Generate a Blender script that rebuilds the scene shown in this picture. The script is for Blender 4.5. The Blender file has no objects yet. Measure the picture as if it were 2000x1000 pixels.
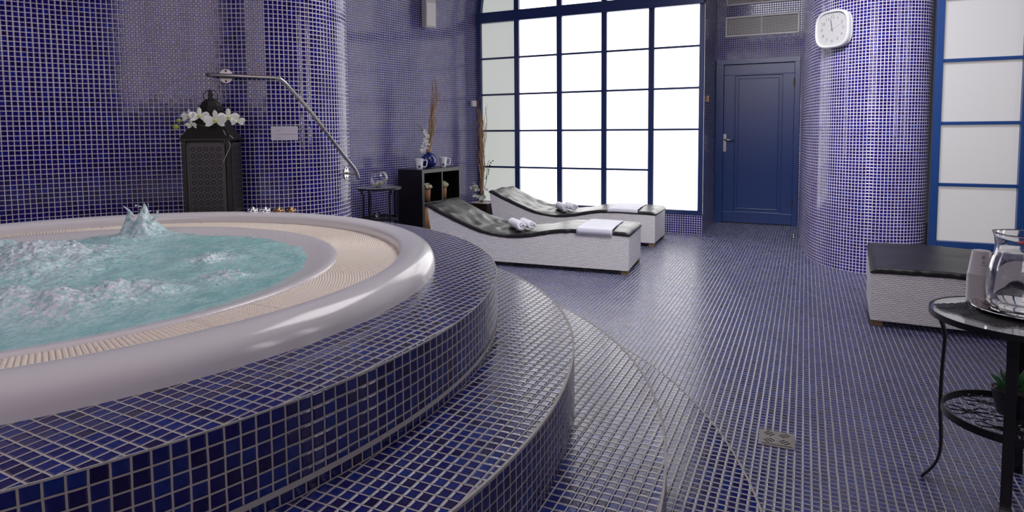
import bpy, math, random
import numpy as np
from mathutils import Vector, Matrix, noise
random.seed(7)
PI = math.pi
sc = bpy.context.scene
COL = sc.collection

# ------------------------------------------------------------ camera
CAM_H = 1.18
def cam_matrix(pitch, yaw, roll):
    cp, sp = math.cos(pitch), math.sin(pitch)
    cz, sz = math.cos(yaw), math.sin(yaw)
    cr, sr = math.cos(roll), math.sin(roll)
    Rx = Matrix(((1, 0, 0), (0, cp, sp), (0, -sp, cp)))
    Rz = Matrix(((cz, -sz, 0), (sz, cz, 0), (0, 0, 1)))
    Ry = Matrix(((cr, 0, sr), (0, 1, 0), (-sr, 0, cr)))
    M = Rz @ Rx @ Ry
    r, f, u = M.col[0], M.col[1], M.col[2]
    return Matrix(((r[0], u[0], -f[0], 0), (r[1], u[1], -f[1], 0), (r[2], u[2], -f[2], CAM_H), (0, 0, 0, 1)))
cd = bpy.data.cameras.new('camera')
cam = bpy.data.objects.new('camera', cd); COL.objects.link(cam)
cam.matrix_world = cam_matrix(0.0686368, 0.4416157, 0.0079233)
cd.sensor_width = 36; cd.lens = 1210.88 / 2000 * 36; cd.shift_y = -162.7 / 2000
cd.clip_start = 0.05; cd.clip_end = 60
sc.camera = cam

# ------------------------------------------------------------ world, lights, exposure
w = bpy.data.worlds.new('world'); sc.world = w; w.use_nodes = True
w.node_tree.nodes['Background'].inputs[0].default_value = (0.85, 0.9, 1.0, 1)
w.node_tree.nodes['Background'].inputs[1].default_value = 0.03
sc.view_settings.view_transform = 'Standard'; sc.view_settings.look = 'None'
sc.view_settings.gamma = 1; sc.view_settings.exposure = 0.0
sc.view_settings.use_curve_mapping = False

def area_light(name, loc, target, sx, sy, power, color=(1, 1, 1), spread=180):
    l = bpy.data.lights.new(name, 'AREA'); l.shape = 'RECTANGLE'; l.size = sx; l.size_y = sy
    l.energy = power; l.color = color; l.spread = math.radians(spread)
    o = bpy.data.objects.new(name, l); COL.objects.link(o); o.location = loc
    d = Vector(target) - Vector(loc)
    o.rotation_euler = d.to_track_quat('-Z', 'Y').to_euler()
    return o
# added area fills near the ceiling, out of view, each aimed at one area
area_light('fill_tub', (-1.2, 3.5, 3.9), (-2.8, 1.6, 0.9), 2.2, 2.2, 46, (1.0, 0.96, 0.97), 120)
area_light('fill_loungers', (0.1, 3.0, 3.8), (-1.6, 5.1, 0.2), 1.5, 1.5, 24, (0.97, 0.96, 1.0), 72)
area_light('fill_far', (-2.0, 4.6, 3.9), (-3.0, 5.4, 0.4), 2.0, 1.6, 10, (0.95, 0.95, 1.0), 130)
area_light('fill_column', (-0.4, 2.4, 3.7), (0.5, 6.0, 1.7), 1.3, 1.3, 31, (0.93, 0.92, 1.0), 56)

# ------------------------------------------------------------ mesh building
class MB:
    def __init__(s): s.v = []; s.f = []; s.uv = []; s.m = []; s.mi = 0
    def add(s, vs, fs, uvs=None):
        b = len(s.v); s.v += [tuple(p) for p in vs]
        for i, f in enumerate(fs):
            s.f.append(tuple(b + k for k in f)); s.m.append(s.mi)
            s.uv.append(uvs[i] if uvs else [(0, 0)] * len(f))
        return s
    def box(s, c, size, rot=None, taper=1.0):
        hx, hy, hz = size[0] / 2, size[1] / 2, size[2] / 2
        R = rot if rot is not None else Matrix.Identity(3)
        vs = []
        for z in (-hz, hz):
            t = taper if z > 0 else 1
            for x, y in ((-hx, -hy), (hx, -hy), (hx, hy), (-hx, hy)):
                vs.append(Vector(c) + R @ Vector((x * t, y * t, z)))
        fs = [(0, 3, 2, 1), (4, 5, 6, 7), (0, 1, 5, 4), (1, 2, 6, 5), (2, 3, 7, 6), (3, 0, 4, 7)]
        return s.add(vs, fs)
    def tube(s, path, r, n=10, cap=True, closed=False, flat=None):
        P = [Vector(p) for p in path]; N = len(P)
        rr = r if hasattr(r, '__len__') else [r] * N
        up = Vector((0, 0, 1)); prev = None; rings = []
        for i, p in enumerate(P):
            if closed: t = P[(i + 1) % N] - P[i - 1]
            else: t = P[min(i + 1, N - 1)] - P[max(i - 1, 0)]
            t.normalize()
            if prev is None:
                a = t.cross(up)
                if a.length < 1e-3: a = t.cross(Vector((1, 0, 0)))
            else: a = prev - t * prev.dot(t)
            a.normalize(); prev = a; b = t.cross(a)
            fl = flat if flat else 1.0
            rings.append([p + (a * math.cos(2 * PI * k / n) + b * fl * math.sin(2 * PI * k / n)) * rr[i] for k in range(n)])
        vs = [q for R in rings for q in R]; fs = []
        for i in range(N if closed else N - 1):
            j = (i + 1) % N
            for k in range(n):
                l = (k + 1) % n; fs.append((i * n + k, i * n + l, j * n + l, j * n + k))
        if cap and not closed:
            fs.append(tuple(range(n - 1, -1, -1))); fs.append(tuple((N - 1) * n + k for k in range(n)))
        return s.add(vs, fs)
    def ribbon_bar(s, path, wdir, w, t):
        # flat bar of width w (along wdir) and thickness t following a path
        P = [Vector(p) for p in path]; wd = Vector(wdir).normalized(); vs = []; N = len(P)
        for i, p in enumerate(P):
            tg = (P[min(i + 1, N - 1)] - P[max(i - 1, 0)]).normalized(); nn = tg.cross(wd).normalized()
            for a, b in ((-1, -1), (1, -1), (1, 1), (-1, 1)): vs.append(p + wd * a * w / 2 + nn * b * t / 2)
        fs = []
        for i in range(N - 1):
            for k in range(4):
                l = (k + 1) % 4; fs.append((i * 4 + k, i * 4 + l, i * 4 + 4 + l, i * 4 + 4 + k))
        fs += [(3, 2, 1, 0), tuple((N - 1) * 4 + k for k in range(4))]
        return s.add(vs, fs)
    def lathe(s, prof, c=(0, 0, 0), n=48, closed=False, fn=None, uvs=False):
        vs = []; fs = []; uv = []; m = len(prof); L = [0]
        for i in range(1, m): L.append(L[-1] + math.hypot(prof[i][0] - prof[i - 1][0], prof[i][1] - prof[i - 1][1]))
        for k in range(n):
            a = 2 * PI * k / n
            for r, z in prof:
                if fn: r, z = fn(r, z, a)
                vs.append((c[0] + r * math.cos(a), c[1] + r * math.sin(a), c[2] + z))
        for k in range(n):
            l = (k + 1) % n
            for i in range(m if closed else m - 1):
                j = (i + 1) % m
                fs.append((k * m + i, l * m + i, l * m + j, k * m + j))
        return s.add(vs, fs)
    def sphere(s, c, r, n=12, m=8, sq=(1, 1, 1)):
        prof = [(max(1e-5, math.sin(PI * i / m)) * r, -math.cos(PI * i / m) * r) for i in range(m + 1)]
        b = len(s.v); s.lathe(prof, (0, 0, 0), n)
        for i in range(b, len(s.v)):
            x, y, z = s.v[i]; s.v[i] = (c[0] + x * sq[0], c[1] + y * sq[1], c[2] + z * sq[2])
        return s
    def grid(s, fn, nu, nv, uvfn=None):
        vs = [fn(i / nu, j / nv) for i in range(nu + 1) for j in range(nv + 1)]
        fs = []; uv = []
        for i in range(nu):
            for j in range(nv):
                a = i * (nv + 1) + j; fs.append((a, a + nv + 1, a + nv + 2, a + 1))
                if uvfn: uv.append([uvfn(i / nu, j / nv), uvfn((i + 1) / nu, j / nv), uvfn((i + 1) / nu, (j + 1) / nv), uvfn(i / nu, (j + 1) / nv)])
        return s.add(vs, fs, uv if uvfn else None)
    def wall(s, pts, z0, z1, u0=0, fn=None, nz=1, flip=False):
        # vertical strip along plan points; u is arc length, v is height
        vs = []; U = [u0]
        for i in range(1, len(pts)): U.append(U[-1] + math.hypot(pts[i][0] - pts[i - 1][0], pts[i][1] - pts[i - 1][1]))
        zs = [z0 + (z1 - z0) * k / nz for k in range(nz + 1)]
        for p in pts:
            for z in zs:
                q = (p[0], p[1], z); vs.append(fn(q) if fn else q)
        fs = []; uv = []; m = nz + 1
        for i in range(len(pts) - 1):
            for k in range(nz):
                f = [i * m + k, (i + 1) * m + k, (i + 1) * m + k + 1, i * m + k + 1]
                t = [(U[i], zs[k]), (U[i + 1], zs[k]), (U[i + 1], zs[k + 1]), (U[i], zs[k + 1])]
                if flip: f.reverse(); t.reverse()
                fs.append(tuple(f)); uv.append(t)
        return s.add(vs, fs, uv)
    def poly(s, pts, uvs=None): return s.add(pts, [tuple(range(len(pts)))], [uvs] if uvs else None)
    def prism(s, outline, axis_o, ax, ay, az, depth):
        # outline in (ax, ay) plane, extruded along az
        o = Vector(axis_o); ax, ay, az = Vector(ax), Vector(ay), Vector(az); n = len(outline)
        vs = [o + ax * a + ay * b for a, b in outline] + [o + ax * a + ay * b + az * depth for a, b in outline]
        fs = [tuple(range(n - 1, -1, -1)), tuple(range(n, 2 * n))] + [(i, (i + 1) % n, n + (i + 1) % n, n + i) for i in range(n)]
        return s.add(vs, fs)
    def build(s, name, mats, parent=None, smooth=False, world=False, bevel=0, weld=False):
        me = bpy.data.meshes.new(name)
        vs = s.v
        if parent is not None and world:
            l = parent.location
            g = parent.parent
            lx, ly, lz = l.x, l.y, l.z
            if g: lx += g.location.x; ly += g.location.y; lz += g.location.z
            vs = [(x - lx, y - ly, z - lz) for x, y, z in vs]
        me.from_pydata(vs, [], s.f)
        uvl = me.uv_layers.new(name='UVMap'); k = 0
        flat = [c for f in s.uv for t in f for c in t]
        uvl.data.foreach_set('uv', flat)
        for m in (mats if isinstance(mats, (list, tuple)) else [mats]): me.materials.append(m)
        me.polygons.foreach_set('material_index', s.m)
        if smooth: me.polygons.foreach_set('use_smooth', [True] * len(s.f))
        me.update()
        o = bpy.data.objects.new(name, me); COL.objects.link(o)
        if parent is not None: o.parent = parent
        if weld or smooth:
            import bmesh
            bm = bmesh.new(); bm.from_mesh(me); bmesh.ops.remove_doubles(bm, verts=bm.verts, dist=1e-5); bm.to_mesh(me); bm.free()
        if bevel:
            md = o.modifiers.new('bevel', 'BEVEL'); md.width = bevel; md.segments = 2; md.limit_method = 'ANGLE'
        return o

def tag(o, label=None, cat=None, group=None, kind=None):
    if label: o['label'] = label
    if cat: o['category'] = cat
    if group: o['group'] = group
    if kind: o['kind'] = kind
    return o
def thing(name, loc, label, cat, group=None, rz=0):
    o = bpy.data.objects.new(name, None); COL.objects.link(o); o.location = loc; o.rotation_euler = (0, 0, rz)
    return tag(o, label, cat, group)
def struct(o): o['kind'] = 'structure'; return o
def copy_tree(o, parent=None):
    c = o.copy(); COL.objects.link(c); c.parent = parent
    for ch in [x for x in bpy.data.objects if x.parent == o]: copy_tree(ch, c)
    return c
def catmull(pts, n=8):
    P = [np.array(p, float) for p in pts]; P = [2 * P[0] - P[1]] + P + [2 * P[-1] - P[-2]]; out = []
    for i in range(1, len(P) - 2):
        for k in range(n):
            t = k / n
            out.append(tuple(0.5 * ((2 * P[i]) + (-P[i - 1] + P[i + 1]) * t + (2 * P[i - 1] - 5 * P[i] + 4 * P[i + 1] - P[i + 2]) * t * t + (-P[i - 1] + 3 * P[i] - 3 * P[i + 1] + P[i + 2]) * t ** 3)))
    out.append(tuple(P[-2])); return out

# ------------------------------------------------------------ materials
def new_mat(name):
    m = bpy.data.materials.new(name); m.use_nodes = True
    return m, m.node_tree, m.node_tree.nodes['Principled BSDF']
def simple(name, col, rough=0.5, metal=0.0, spec=0.5, trans=0.0, ior=1.45, coat=0, bump=0, bscale=50, alpha=1, sheen=0):
    m, t, b = new_mat(name)
    b.inputs['Base Color'].default_value = (*col, 1); b.inputs['Roughness'].default_value = rough
    b.inputs['Metallic'].default_value = metal; b.inputs['Specular IOR Level'].default_value = spec
    b.inputs['Transmission Weight'].default_value = trans; b.inputs['IOR'].default_value = ior
    b.inputs['Coat Weight'].default_value = coat; b.inputs['Alpha'].default_value = alpha
    b.inputs['Sheen Weight'].default_value = sheen
    if bump:
        n = t.nodes.new('ShaderNodeTexNoise'); n.inputs['Scale'].default_value = bscale; n.inputs['Detail'].default_value = 4
        tc = t.nodes.new('ShaderNodeTexCoord'); t.links.new(tc.outputs['Object'], n.inputs['Vector'])
        bp = t.nodes.new('ShaderNodeBump'); bp.inputs['Strength'].default_value = 1; bp.inputs['Distance'].default_value = bump
        t.links.new(n.outputs['Fac'], bp.inputs['Height']); t.links.new(bp.outputs['Normal'], b.inputs['Normal'])
    return m
def emis(name, col, strength):
    m, t, b = new_mat(name)
    b.inputs['Base Color'].default_value = (0.3, 0.3, 0.3, 1); b.inputs['Roughness'].default_value = 0.4
    b.inputs['Emission Color'].default_value = (*col, 1); b.inputs['Emission Strength'].default_value = strength
    return m

class NT:
    def __init__(s, t): s.t = t
    def node(s, kind, **kw):
        n = s.t.nodes.new(kind)
        for k, v in kw.items(): setattr(n, k, v)
        return n
    def val(s, sock, v):
        if isinstance(v, (int, float)): sock.default_value = v
        elif isinstance(v, tuple): sock.default_value = v
        else: s.t.links.new(v, sock)
    def m(s, op, a, b=0.0, c=None):
        n = s.node('ShaderNodeMath', operation=op); s.val(n.inputs[0], a); s.val(n.inputs[1], b)
        if c is not None: s.val(n.inputs[2], c)
        return n.outputs[0]
    def sstep(s, x, a, b):
        n = s.node('ShaderNodeMapRange', interpolation_type='SMOOTHSTEP'); s.val(n.inputs[0], x)
        n.inputs[1].default_value = a; n.inputs[2].default_value = b
        return n.outputs[0]
    def mix(s, f, a, b):
        n = s.node('ShaderNodeMix', data_type='RGBA'); s.val(n.inputs[0], f); s.val(n.inputs[6], a); s.val(n.inputs[7], b)
        return n.outputs[2]

def mosaic(name, T, cols, grout, g=0.12, rough=0.16, spec=0.6, tilt=0.35, rough2=0.12, height=0.0012, wob=0.016):
    """square glass mosaic tiles laid on the UVs (UVs are metres)"""
    mt, t, b = new_mat(name); N = NT(t)
    uv = N.node('ShaderNodeUVMap', uv_map='UVMap').outputs[0]
    sc_ = N.node('ShaderNodeVectorMath', operation='SCALE'); t.links.new(uv, sc_.inputs[0]); sc_.inputs['Scale'].default_value = 1 / T
    nz = N.node('ShaderNodeTexNoise'); nz.noise_dimensions = '2D'; nz.inputs['Scale'].default_value = 0.45; nz.inputs['Detail'].default_value = 1.5
    t.links.new(sc_.outputs[0], nz.inputs['Vector'])
    off = N.node('ShaderNodeVectorMath', operation='MULTIPLY_ADD')
    sub = N.node('ShaderNodeVectorMath', operation='SUBTRACT'); t.links.new(nz.outputs['Color'], sub.inputs[0]); sub.inputs[1].default_value = (0.5, 0.5, 0.5)
    t.links.new(sub.outputs[0], off.inputs[0]); off.inputs[1].default_value = (wob * 5, wob * 5, 0); t.links.new(sc_.outputs[0], off.inputs[2])
    sx = N.node('ShaderNodeSeparateXYZ'); t.links.new(off.outputs[0], sx.inputs[0])
    fx = N.m('FRACT', sx.outputs[0]); fy = N.m('FRACT', sx.outputs[1])
    cx = N.m('FLOOR', sx.outputs[0]); cy = N.m('FLOOR', sx.outputs[1])
    cell = N.node('ShaderNodeCombineXYZ'); t.links.new(cx, cell.inputs[0]); t.links.new(cy, cell.inputs[1])
    wn = N.node('ShaderNodeTexWhiteNoise', noise_dimensions='2D'); t.links.new(cell.outputs[0], wn.inputs['Vector'])
    rs = N.node('ShaderNodeSeparateColor'); t.links.new(wn.outputs['Color'], rs.inputs[0])
    # distance from the cell edge, 0 at the joint centre
    ex = N.m('SUBTRACT', 0.5, N.m('ABSOLUTE', N.m('SUBTRACT', fx, 0.5)))
    ey = N.m('SUBTRACT', 0.5, N.m('ABSOLUTE', N.m('SUBTRACT', fy, 0.5)))
    e = N.m('MINIMUM', ex, ey)
    mask = N.sstep(e, g / 2 - 0.012, g / 2 + 0.022)
    dome = N.sstep(e, g / 2 - 0.02, g / 2 + 0.14)
    ramp = N.node('ShaderNodeValToRGB'); t.links.new(wn.outputs['Value'], ramp.inputs[0]); cr = ramp.color_ramp
    cr.interpolation = 'LINEAR'
    while len(cr.elements) < len(cols): cr.elements.new(0.5)
    for i, c in enumerate(cols): cr.elements[i].position = i / (len(cols) - 1); cr.elements[i].color = (*c, 1)
    n2 = N.node('ShaderNodeTexNoise'); n2.noise_dimensions = '2D'; n2.inputs['Scale'].default_value = 2.2; n2.inputs['Detail'].default_value = 3
    t.links.new(off.outputs[0], n2.inputs['Vector'])
    var = N.m('MULTIPLY_ADD', n2.outputs['Fac'], 0.9, 0.55)
    hsv = N.node('ShaderNodeHueSaturation'); t.links.new(ramp.outputs[0], hsv.inputs['Color']); t.links.new(var, hsv.inputs['Value'])
    n3 = N.node('ShaderNodeTexNoise'); n3.noise_dimensions = '2D'; n3.inputs['Scale'].default_value = 0.13; n3.inputs['Detail'].default_value = 5
    t.links.new(sc_.outputs[0], n3.inputs['Vector'])
    gcol = N.mix(N.m('MULTIPLY_ADD', n3.outputs['Fac'], 1.2, -0.2), tuple(x * 0.72 for x in grout) + (1,), tuple(min(1, x * 1.15) for x in grout) + (1,))
    col = N.mix(mask, gcol, hsv.outputs[0])
    t.links.new(col, b.inputs['Base Color'])
    rv = N.m('MULTIPLY_ADD', rs.outputs[2], rough2, rough)
    t.links.new(N.m('MULTIPLY_ADD', mask, N.m('SUBTRACT', rv, 0.75), 0.75), b.inputs['Roughness'])
    t.links.new(N.m('MULTIPLY_ADD', mask, spec - 0.2, 0.2), b.inputs['Specular IOR Level'])
    # relief: joint groove, pillow edge, every tile tipped a little, ripple in the glass
    tx = N.m('MULTIPLY', N.m('SUBTRACT', fx, 0.5), N.m('SUBTRACT', rs.outputs[0], 0.5))
    ty = N.m('MULTIPLY', N.m('SUBTRACT', fy, 0.5), N.m('SUBTRACT', rs.outputs[1], 0.5))
    n4 = N.node('ShaderNodeTexNoise'); n4.noise_dimensions = '2D'; n4.inputs['Scale'].default_value = 3.0; n4.inputs['Detail'].default_value = 2
    t.links.new(off.outputs[0], n4.inputs['Vector'])
    h = N.m('ADD', dome, N.m('MULTIPLY', N.m('ADD', tx, ty), tilt))
    h = N.m('ADD', h, N.m('MULTIPLY', n4.outputs['Fac'], tilt * 0.55))
    bp = N.node('ShaderNodeBump'); bp.inputs['Strength'].default_value = 1.0; bp.inputs['Distance'].default_value = height
    t.links.new(h, bp.inputs['Height']); t.links.new(bp.outputs['Normal'], b.inputs['Normal'])
    return mt

def wicker(name, col, su=0.03, sv=0.011):
    mt, t, b = new_mat(name); N = NT(t)
    uv = N.node('ShaderNodeUVMap', uv_map='UVMap').outputs[0]
    br = N.node('ShaderNodeTexBrick'); br.offset = 0.5; br.inputs['Scale'].default_value = 1
    br.inputs['Brick Width'].default_value = su; br.inputs['Row Height'].default_value = sv
    br.inputs['Mortar Size'].default_value = 0.0011; br.inputs['Mortar Smooth'].default_value = 0.9
    br.inputs['Color1'].default_value = (*col, 1); br.inputs['Color2'].default_value = (*[c * 0.9 for c in col], 1)
    br.inputs['Mortar'].default_value = (*[c * 0.55 for c in col], 1)
    t.links.new(uv, br.inputs['Vector']); t.links.new(br.outputs['Color'], b.inputs['Base Color'])
    s = N.node('ShaderNodeSeparateXYZ'); t.links.new(uv, s.inputs[0])
    # strand humps: sine across each strand and over each crossing
    row = N.m('FLOOR', N.m('DIVIDE', s.outputs[1], sv))
    ph = N.m('MULTIPLY_ADD', N.m('MODULO', row, 2.0), su / 2, s.outputs[0])
    a = N.m('ABSOLUTE', N.m('SINE', N.m('MULTIPLY', ph, PI / su)))
    c = N.m('ABSOLUTE', N.m('SINE', N.m('MULTIPLY', s.outputs[1], PI / sv)))
    h = N.m('MULTIPLY', a, c)
    bp = N.node('ShaderNodeBump'); bp.inputs['Strength'].default_value = 1; bp.inputs['Distance'].default_value = 0.0022
    t.links.new(h, bp.inputs['Height']); t.links.new(bp.outputs['Normal'], b.inputs['Normal'])
    b.inputs['Roughness'].default_value = 0.5
    return mt

VIO = [(0.009, 0.003, 0.060), (0.011, 0.003, 0.10), (0.012, 0.003, 0.12), (0.012, 0.004, 0.13), (0.014, 0.007, 0.16), (0.007, 0.012, 0.22)]
NAVY = [(0.009, 0.005, 0.05), (0.010, 0.008, 0.09), (0.010, 0.010, 0.11), (0.010, 0.014, 0.13), (0.012, 0.021, 0.15), (0.007, 0.024, 0.18)]
TW, TF = 0.026, 0.0268
M_wall = mosaic('violet_wall_mosaic', TW, VIO, (0.72, 0.68, 0.74), g=0.13, rough=0.05, spec=0.55, tilt=0.26, rough2=0.07)
M_wallfar = mosaic('violet_far_wall_mosaic', TW, VIO, (0.58, 0.57, 0.66), g=0.14, rough=0.06, spec=0.42, tilt=0.12, rough2=0.05, height=0.0007)
M_colm = mosaic('violet_column_mosaic', TW, [(c[0] * 1.5, c[1] * 1.6, c[2] * .95) for c in VIO], (0.80, 0.76, 0.92), g=0.15, rough=0.05, spec=0.55, tilt=0.2, rough2=0.07)
M_floor = mosaic('navy_floor_mosaic', TF, NAVY, (0.46, 0.46, 0.45), g=0.13, rough=0.22, spec=1.0, tilt=0.35, rough2=0.10)
M_step = mosaic('navy_step_mosaic', TF, NAVY, (0.50, 0.47, 0.42), g=0.11, rough=0.13, spec=0.55, tilt=0.26, rough2=0.08)
M_grout = simple('grout_bead', (0.42, 0.41, 0.39), 0.8, bump=0.001, bscale=300)
M_blue = simple('blue_gloss_paint', (0.010, 0.045, 0.165), 0.3, spec=0.6)
M_dsteel = simple('drain_steel', (0.32, 0.30, 0.27), 0.45, metal=0.3)
M_blue_backlit = simple('blue_paint_backlit', (0.006, 0.022, 0.105), 0.3, spec=0.6)  # frame blue darkened in the colour to stand for backlight at the big window
M_door = simple('door_blue_paint', (0.007, 0.030, 0.125), 0.28, spec=0.6, bump=0.0002, bscale=400)
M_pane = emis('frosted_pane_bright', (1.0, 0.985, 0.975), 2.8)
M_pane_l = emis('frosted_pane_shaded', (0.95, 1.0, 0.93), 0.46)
M_pane_r = emis('frosted_pane_right', (1.0, 0.96, 0.95), 0.25)
M_pane_s = emis('frosted_pane_south', (1.0, 0.84, 0.92), 3.6)
M_pane_e = emis('frosted_pane_east', (1.0, 0.9, 0.93), 10.0)
M_white = simple('white_acrylic', (0.70, 0.685, 0.69), 0.16, spec=0.6)
M_basin = simple('white_wet_acrylic', (0.72, 0.69, 0.69), 0.12, spec=0.6, bump=0.002, bscale=60)
M_grate = simple('cream_plastic_grate', (0.84, 0.76, 0.65), 0.4)
M_steel = simple('brushed_steel', (0.40, 0.385, 0.37), 0.28, metal=.9)
M_chrome = simple('chrome', (0.75, 0.74, 0.72), 0.08, metal=1)
M_brass = simple('brass', (0.35, 0.22, 0.1), 0.3, metal=1)
M_black = simple('black_powder_coat', (0.006, 0.006, 0.007), 0.35)
M_blackwood = simple('black_brown_laminate', (0.006, 0.0045, 0.005), 0.32)
M_edge = simple('grey_laminate_edge', (0.045, 0.043, 0.043), 0.4)
M_lantern = simple('dark_bronze_metal', (0.018, 0.015, 0.015), 0.4, metal=0.3, bump=0.0006, bscale=200)
M_lantern_p = simple('dark_grey_perforated_metal', (0.06, 0.055, 0.056), 0.38, metal=0.3)
M_hole = simple('dark_hole', (0.002, 0.002, 0.002), 0.7)
M_vinyl = simple('black_vinyl', (0.012, 0.012, 0.011), 0.34, spec=0.7, bump=0.0008, bscale=9)
M_wick = wicker('white_wicker', (0.78, 0.765, 0.75))
M_wood = simple('brown_wood', (0.22, 0.14, 0.08), 0.6, bump=0.0005, bscale=80)
M_towel = simple('white_terry', (0.82, 0.82, 0.88), 0.95, bump=0.002, bscale=350, sheen=0.3)
M_petal = simple('white_petal', (0.82, 0.83, 0.76), 0.6)
M_pcent = simple('yellow_green_centre', (0.55, 0.6, 0.18), 0.6)
M_bud = simple('green_bud', (0.38, 0.45, 0.06), 0.4)
M_stem = simple('pale_twig', (0.4, 0.38, 0.34), 0.7)
M_gstem = simple('dark_green_stem', (0.04, 0.06, 0.015), 0.6)
M_branch = simple('tan_willow_branch', (0.42, 0.27, 0.15), 0.65)
M_branch2 = simple('brown_willow_branch', (0.22, 0.12, 0.06), 0.65)
M_cob = simple('cobalt_glaze', (0.004, 0.012, 0.11), 0.08, spec=0.8)
M_ceramic = simple('white_ceramic', (0.72, 0.72, 0.76), 0.15)
M_bask = wicker('brown_wicker', (0.3, 0.13, 0.05), 0.012, 0.006)
M_bask2 = wicker('orange_wicker', (0.5, 0.24, 0.07), 0.012, 0.006)
M_glass = simple('clear_glass', (1, 1, 1), 0.0, trans=1, ior=1.45)
M_tglass = simple('table_glass', (0.9, 0.95, 0.93), 0.01, trans=0.82, ior=1.5, spec=0.7)
M_water = simple('drinking_water', (1, 1, 1), 0.0, trans=1, ior=1.33)
M_red = simple('red_fruit', (0.6, 0.08, 0.1), 0.4)
M_silver = simple('polished_tray', (0.8, 0.79, 0.77), 0.06, metal=1)
M_lace = simple('black_woven_mat', (0.012, 0.012, 0.013), 0.5, bump=0.002, bscale=120)
M_cup = simple('white_plastic_cup', (0.62, 0.6, 0.6), 0.35, trans=0.15)
M_succ = simple('succulent_green', (0.03, 0.14, 0.035), 0.45)
M_soil = simple('soil', (0.03, 0.02, 0.015), 0.9)
M_greyp = simple('pale_grey_plastic', (0.5, 0.49, 0.45), 0.45)
M_paper = simple('white_plastic_sign', (0.6, 0.58, 0.64), 0.5)
M_ink = simple('grey_ink', (0.12, 0.1, 0.12), 0.6)
M_vent = simple('white_metal_grille', (0.68, 0.66, 0.62), 0.4)
M_ventd = simple('vent_dark', (0.02, 0.02, 0.012), 0.8)
M_clockc = simple('clock_white_case', (0.62, 0.62, 0.62), 0.25)
M_clockf = simple('clock_face', (0.47, 0.47, 0.45), 0.3)
M_ceil = simple('ceiling_plaster', (0.55, 0.55, 0.6), 0.9)
M_darkw = simple('dark_planter', (0.02, 0.01, 0.008), 0.4)

# ------------------------------------------------------------ plan of the room
C0 = (-2.29, 1.18)             # centre of the tub and of the round platform
RW = 1.62                      # the wall wraps round the tub
CB = (-3.179, 3.07); RB = 0.468   # the wall bulge beyond the tub
ZC = 4.1

# floor
mb = MB()
mb.poly([(-6, -3, 0), (5, -3, 0), (5, 9, 0), (-6, 9, 0)], [(-6 + .011, -3 + .007), (5 + .011, -3 + .007), (5 + .011, 9 + .007), (-6 + .011, 9 + .007)])
struct(mb.build('floor', M_floor))
mb = MB(); mb.poly([(-6, -3, ZC), (-6, 9, ZC), (5, 9, ZC), (5, -3, ZC)])
struct(mb.build('ceiling', M_ceil))

# wall_left: wraps the tub, swells into the bulge, then runs back to the window
pts = [(-3.331, -2.0), (-3.331, -0.6)]
a_end = math.degrees(math.atan2(CB[1] - C0[1], CB[0] - C0[0]))   # junction angle
for k in range(61):
    a = math.radians(230 + (a_end - 230) * k / 60); pts.append((C0[0] + RW * math.cos(a), C0[1] + RW * math.sin(a)))
aj = a_end - 180
for k in range(1, 49):
    a = math.radians(aj + (100 - aj) * k / 48); pts.append((CB[0] + RB * math.cos(a), CB[1] + RB * math.sin(a)))
far = catmull([pts[-1], (-3.62, 3.72), (-4.1, 4.1), (-4.34, 4.6), (-4.36, 5.1), (-4.30, 5.6), (-4.21, 6.05), (-4.06, 6.55), (-3.83, 7.12)], 8)
def vault(q):
    x, y, z = q
    k = max(0.0, min(1.0, (y - 4.2) / 1.0))
    if z > 2.6: x += k * 1.39 * (1 - math.sqrt(max(0, 1 - min(1, (z - 2.6) / 1.5) ** 2)))
    return (x, y, z)
mb = MB(); mb.wall(pts, 0, ZC, flip=True)
struct(mb.build('wall_left', M_wall, smooth=True))
mb = MB(); mb.wall(far, 0, ZC, u0=0.004, fn=vault, nz=28, flip=True)
struct(mb.build('wall_left_far', M_wallfar, smooth=True))

# back wall with the arched window
WX0, WX1, WY = -3.83, -1.02, 7.1
mb = MB()
mb.wall([(WX0, WY), (WX1, WY)], 0, 0.216, flip=True)
mb.wall([(WX1, WY), (WX1, 8.16)], 0, ZC, u0=0.006, flip=True)
AC = ((WX0 + WX1) / 2, 2.6); AR = (WX1 - WX0) / 2
n = 32
for k in range(n):
    a0, a1 = PI * k / n, PI * (k + 1) / n
    p = [(AC[0] + AR * math.cos(a), WY, AC[1] + AR * math.sin(a)) for a in (a0, a1)]
    q = [(p[1][0], WY, ZC), (p[0][0], WY, ZC)]
    P = p + q; mb.poly(P, [(c[0], c[2]) for c in P])
# sill top behind the frame
mb.poly([(WX0, WY, 0.216), (WX1, WY, 0.216), (WX1, WY + 0.1, 0.216), (WX0, WY + 0.1, 0.216)], [(WX0, 0), (WX1, 0), (WX1, .1), (WX0, .1)])
struct(mb.build('wall_back', M_wallfar))
# door wall
mb = MB(); DY = 8.16
mb.wall([(-1.02, DY), (0.0, DY)], 2.02, ZC, flip=True)
mb.wall([(-0.067, DY), (0.0, DY)], 0, 2.02, u0=0.95, flip=True)
struct(mb.build('wall_back_door', M_wallfar))
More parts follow.
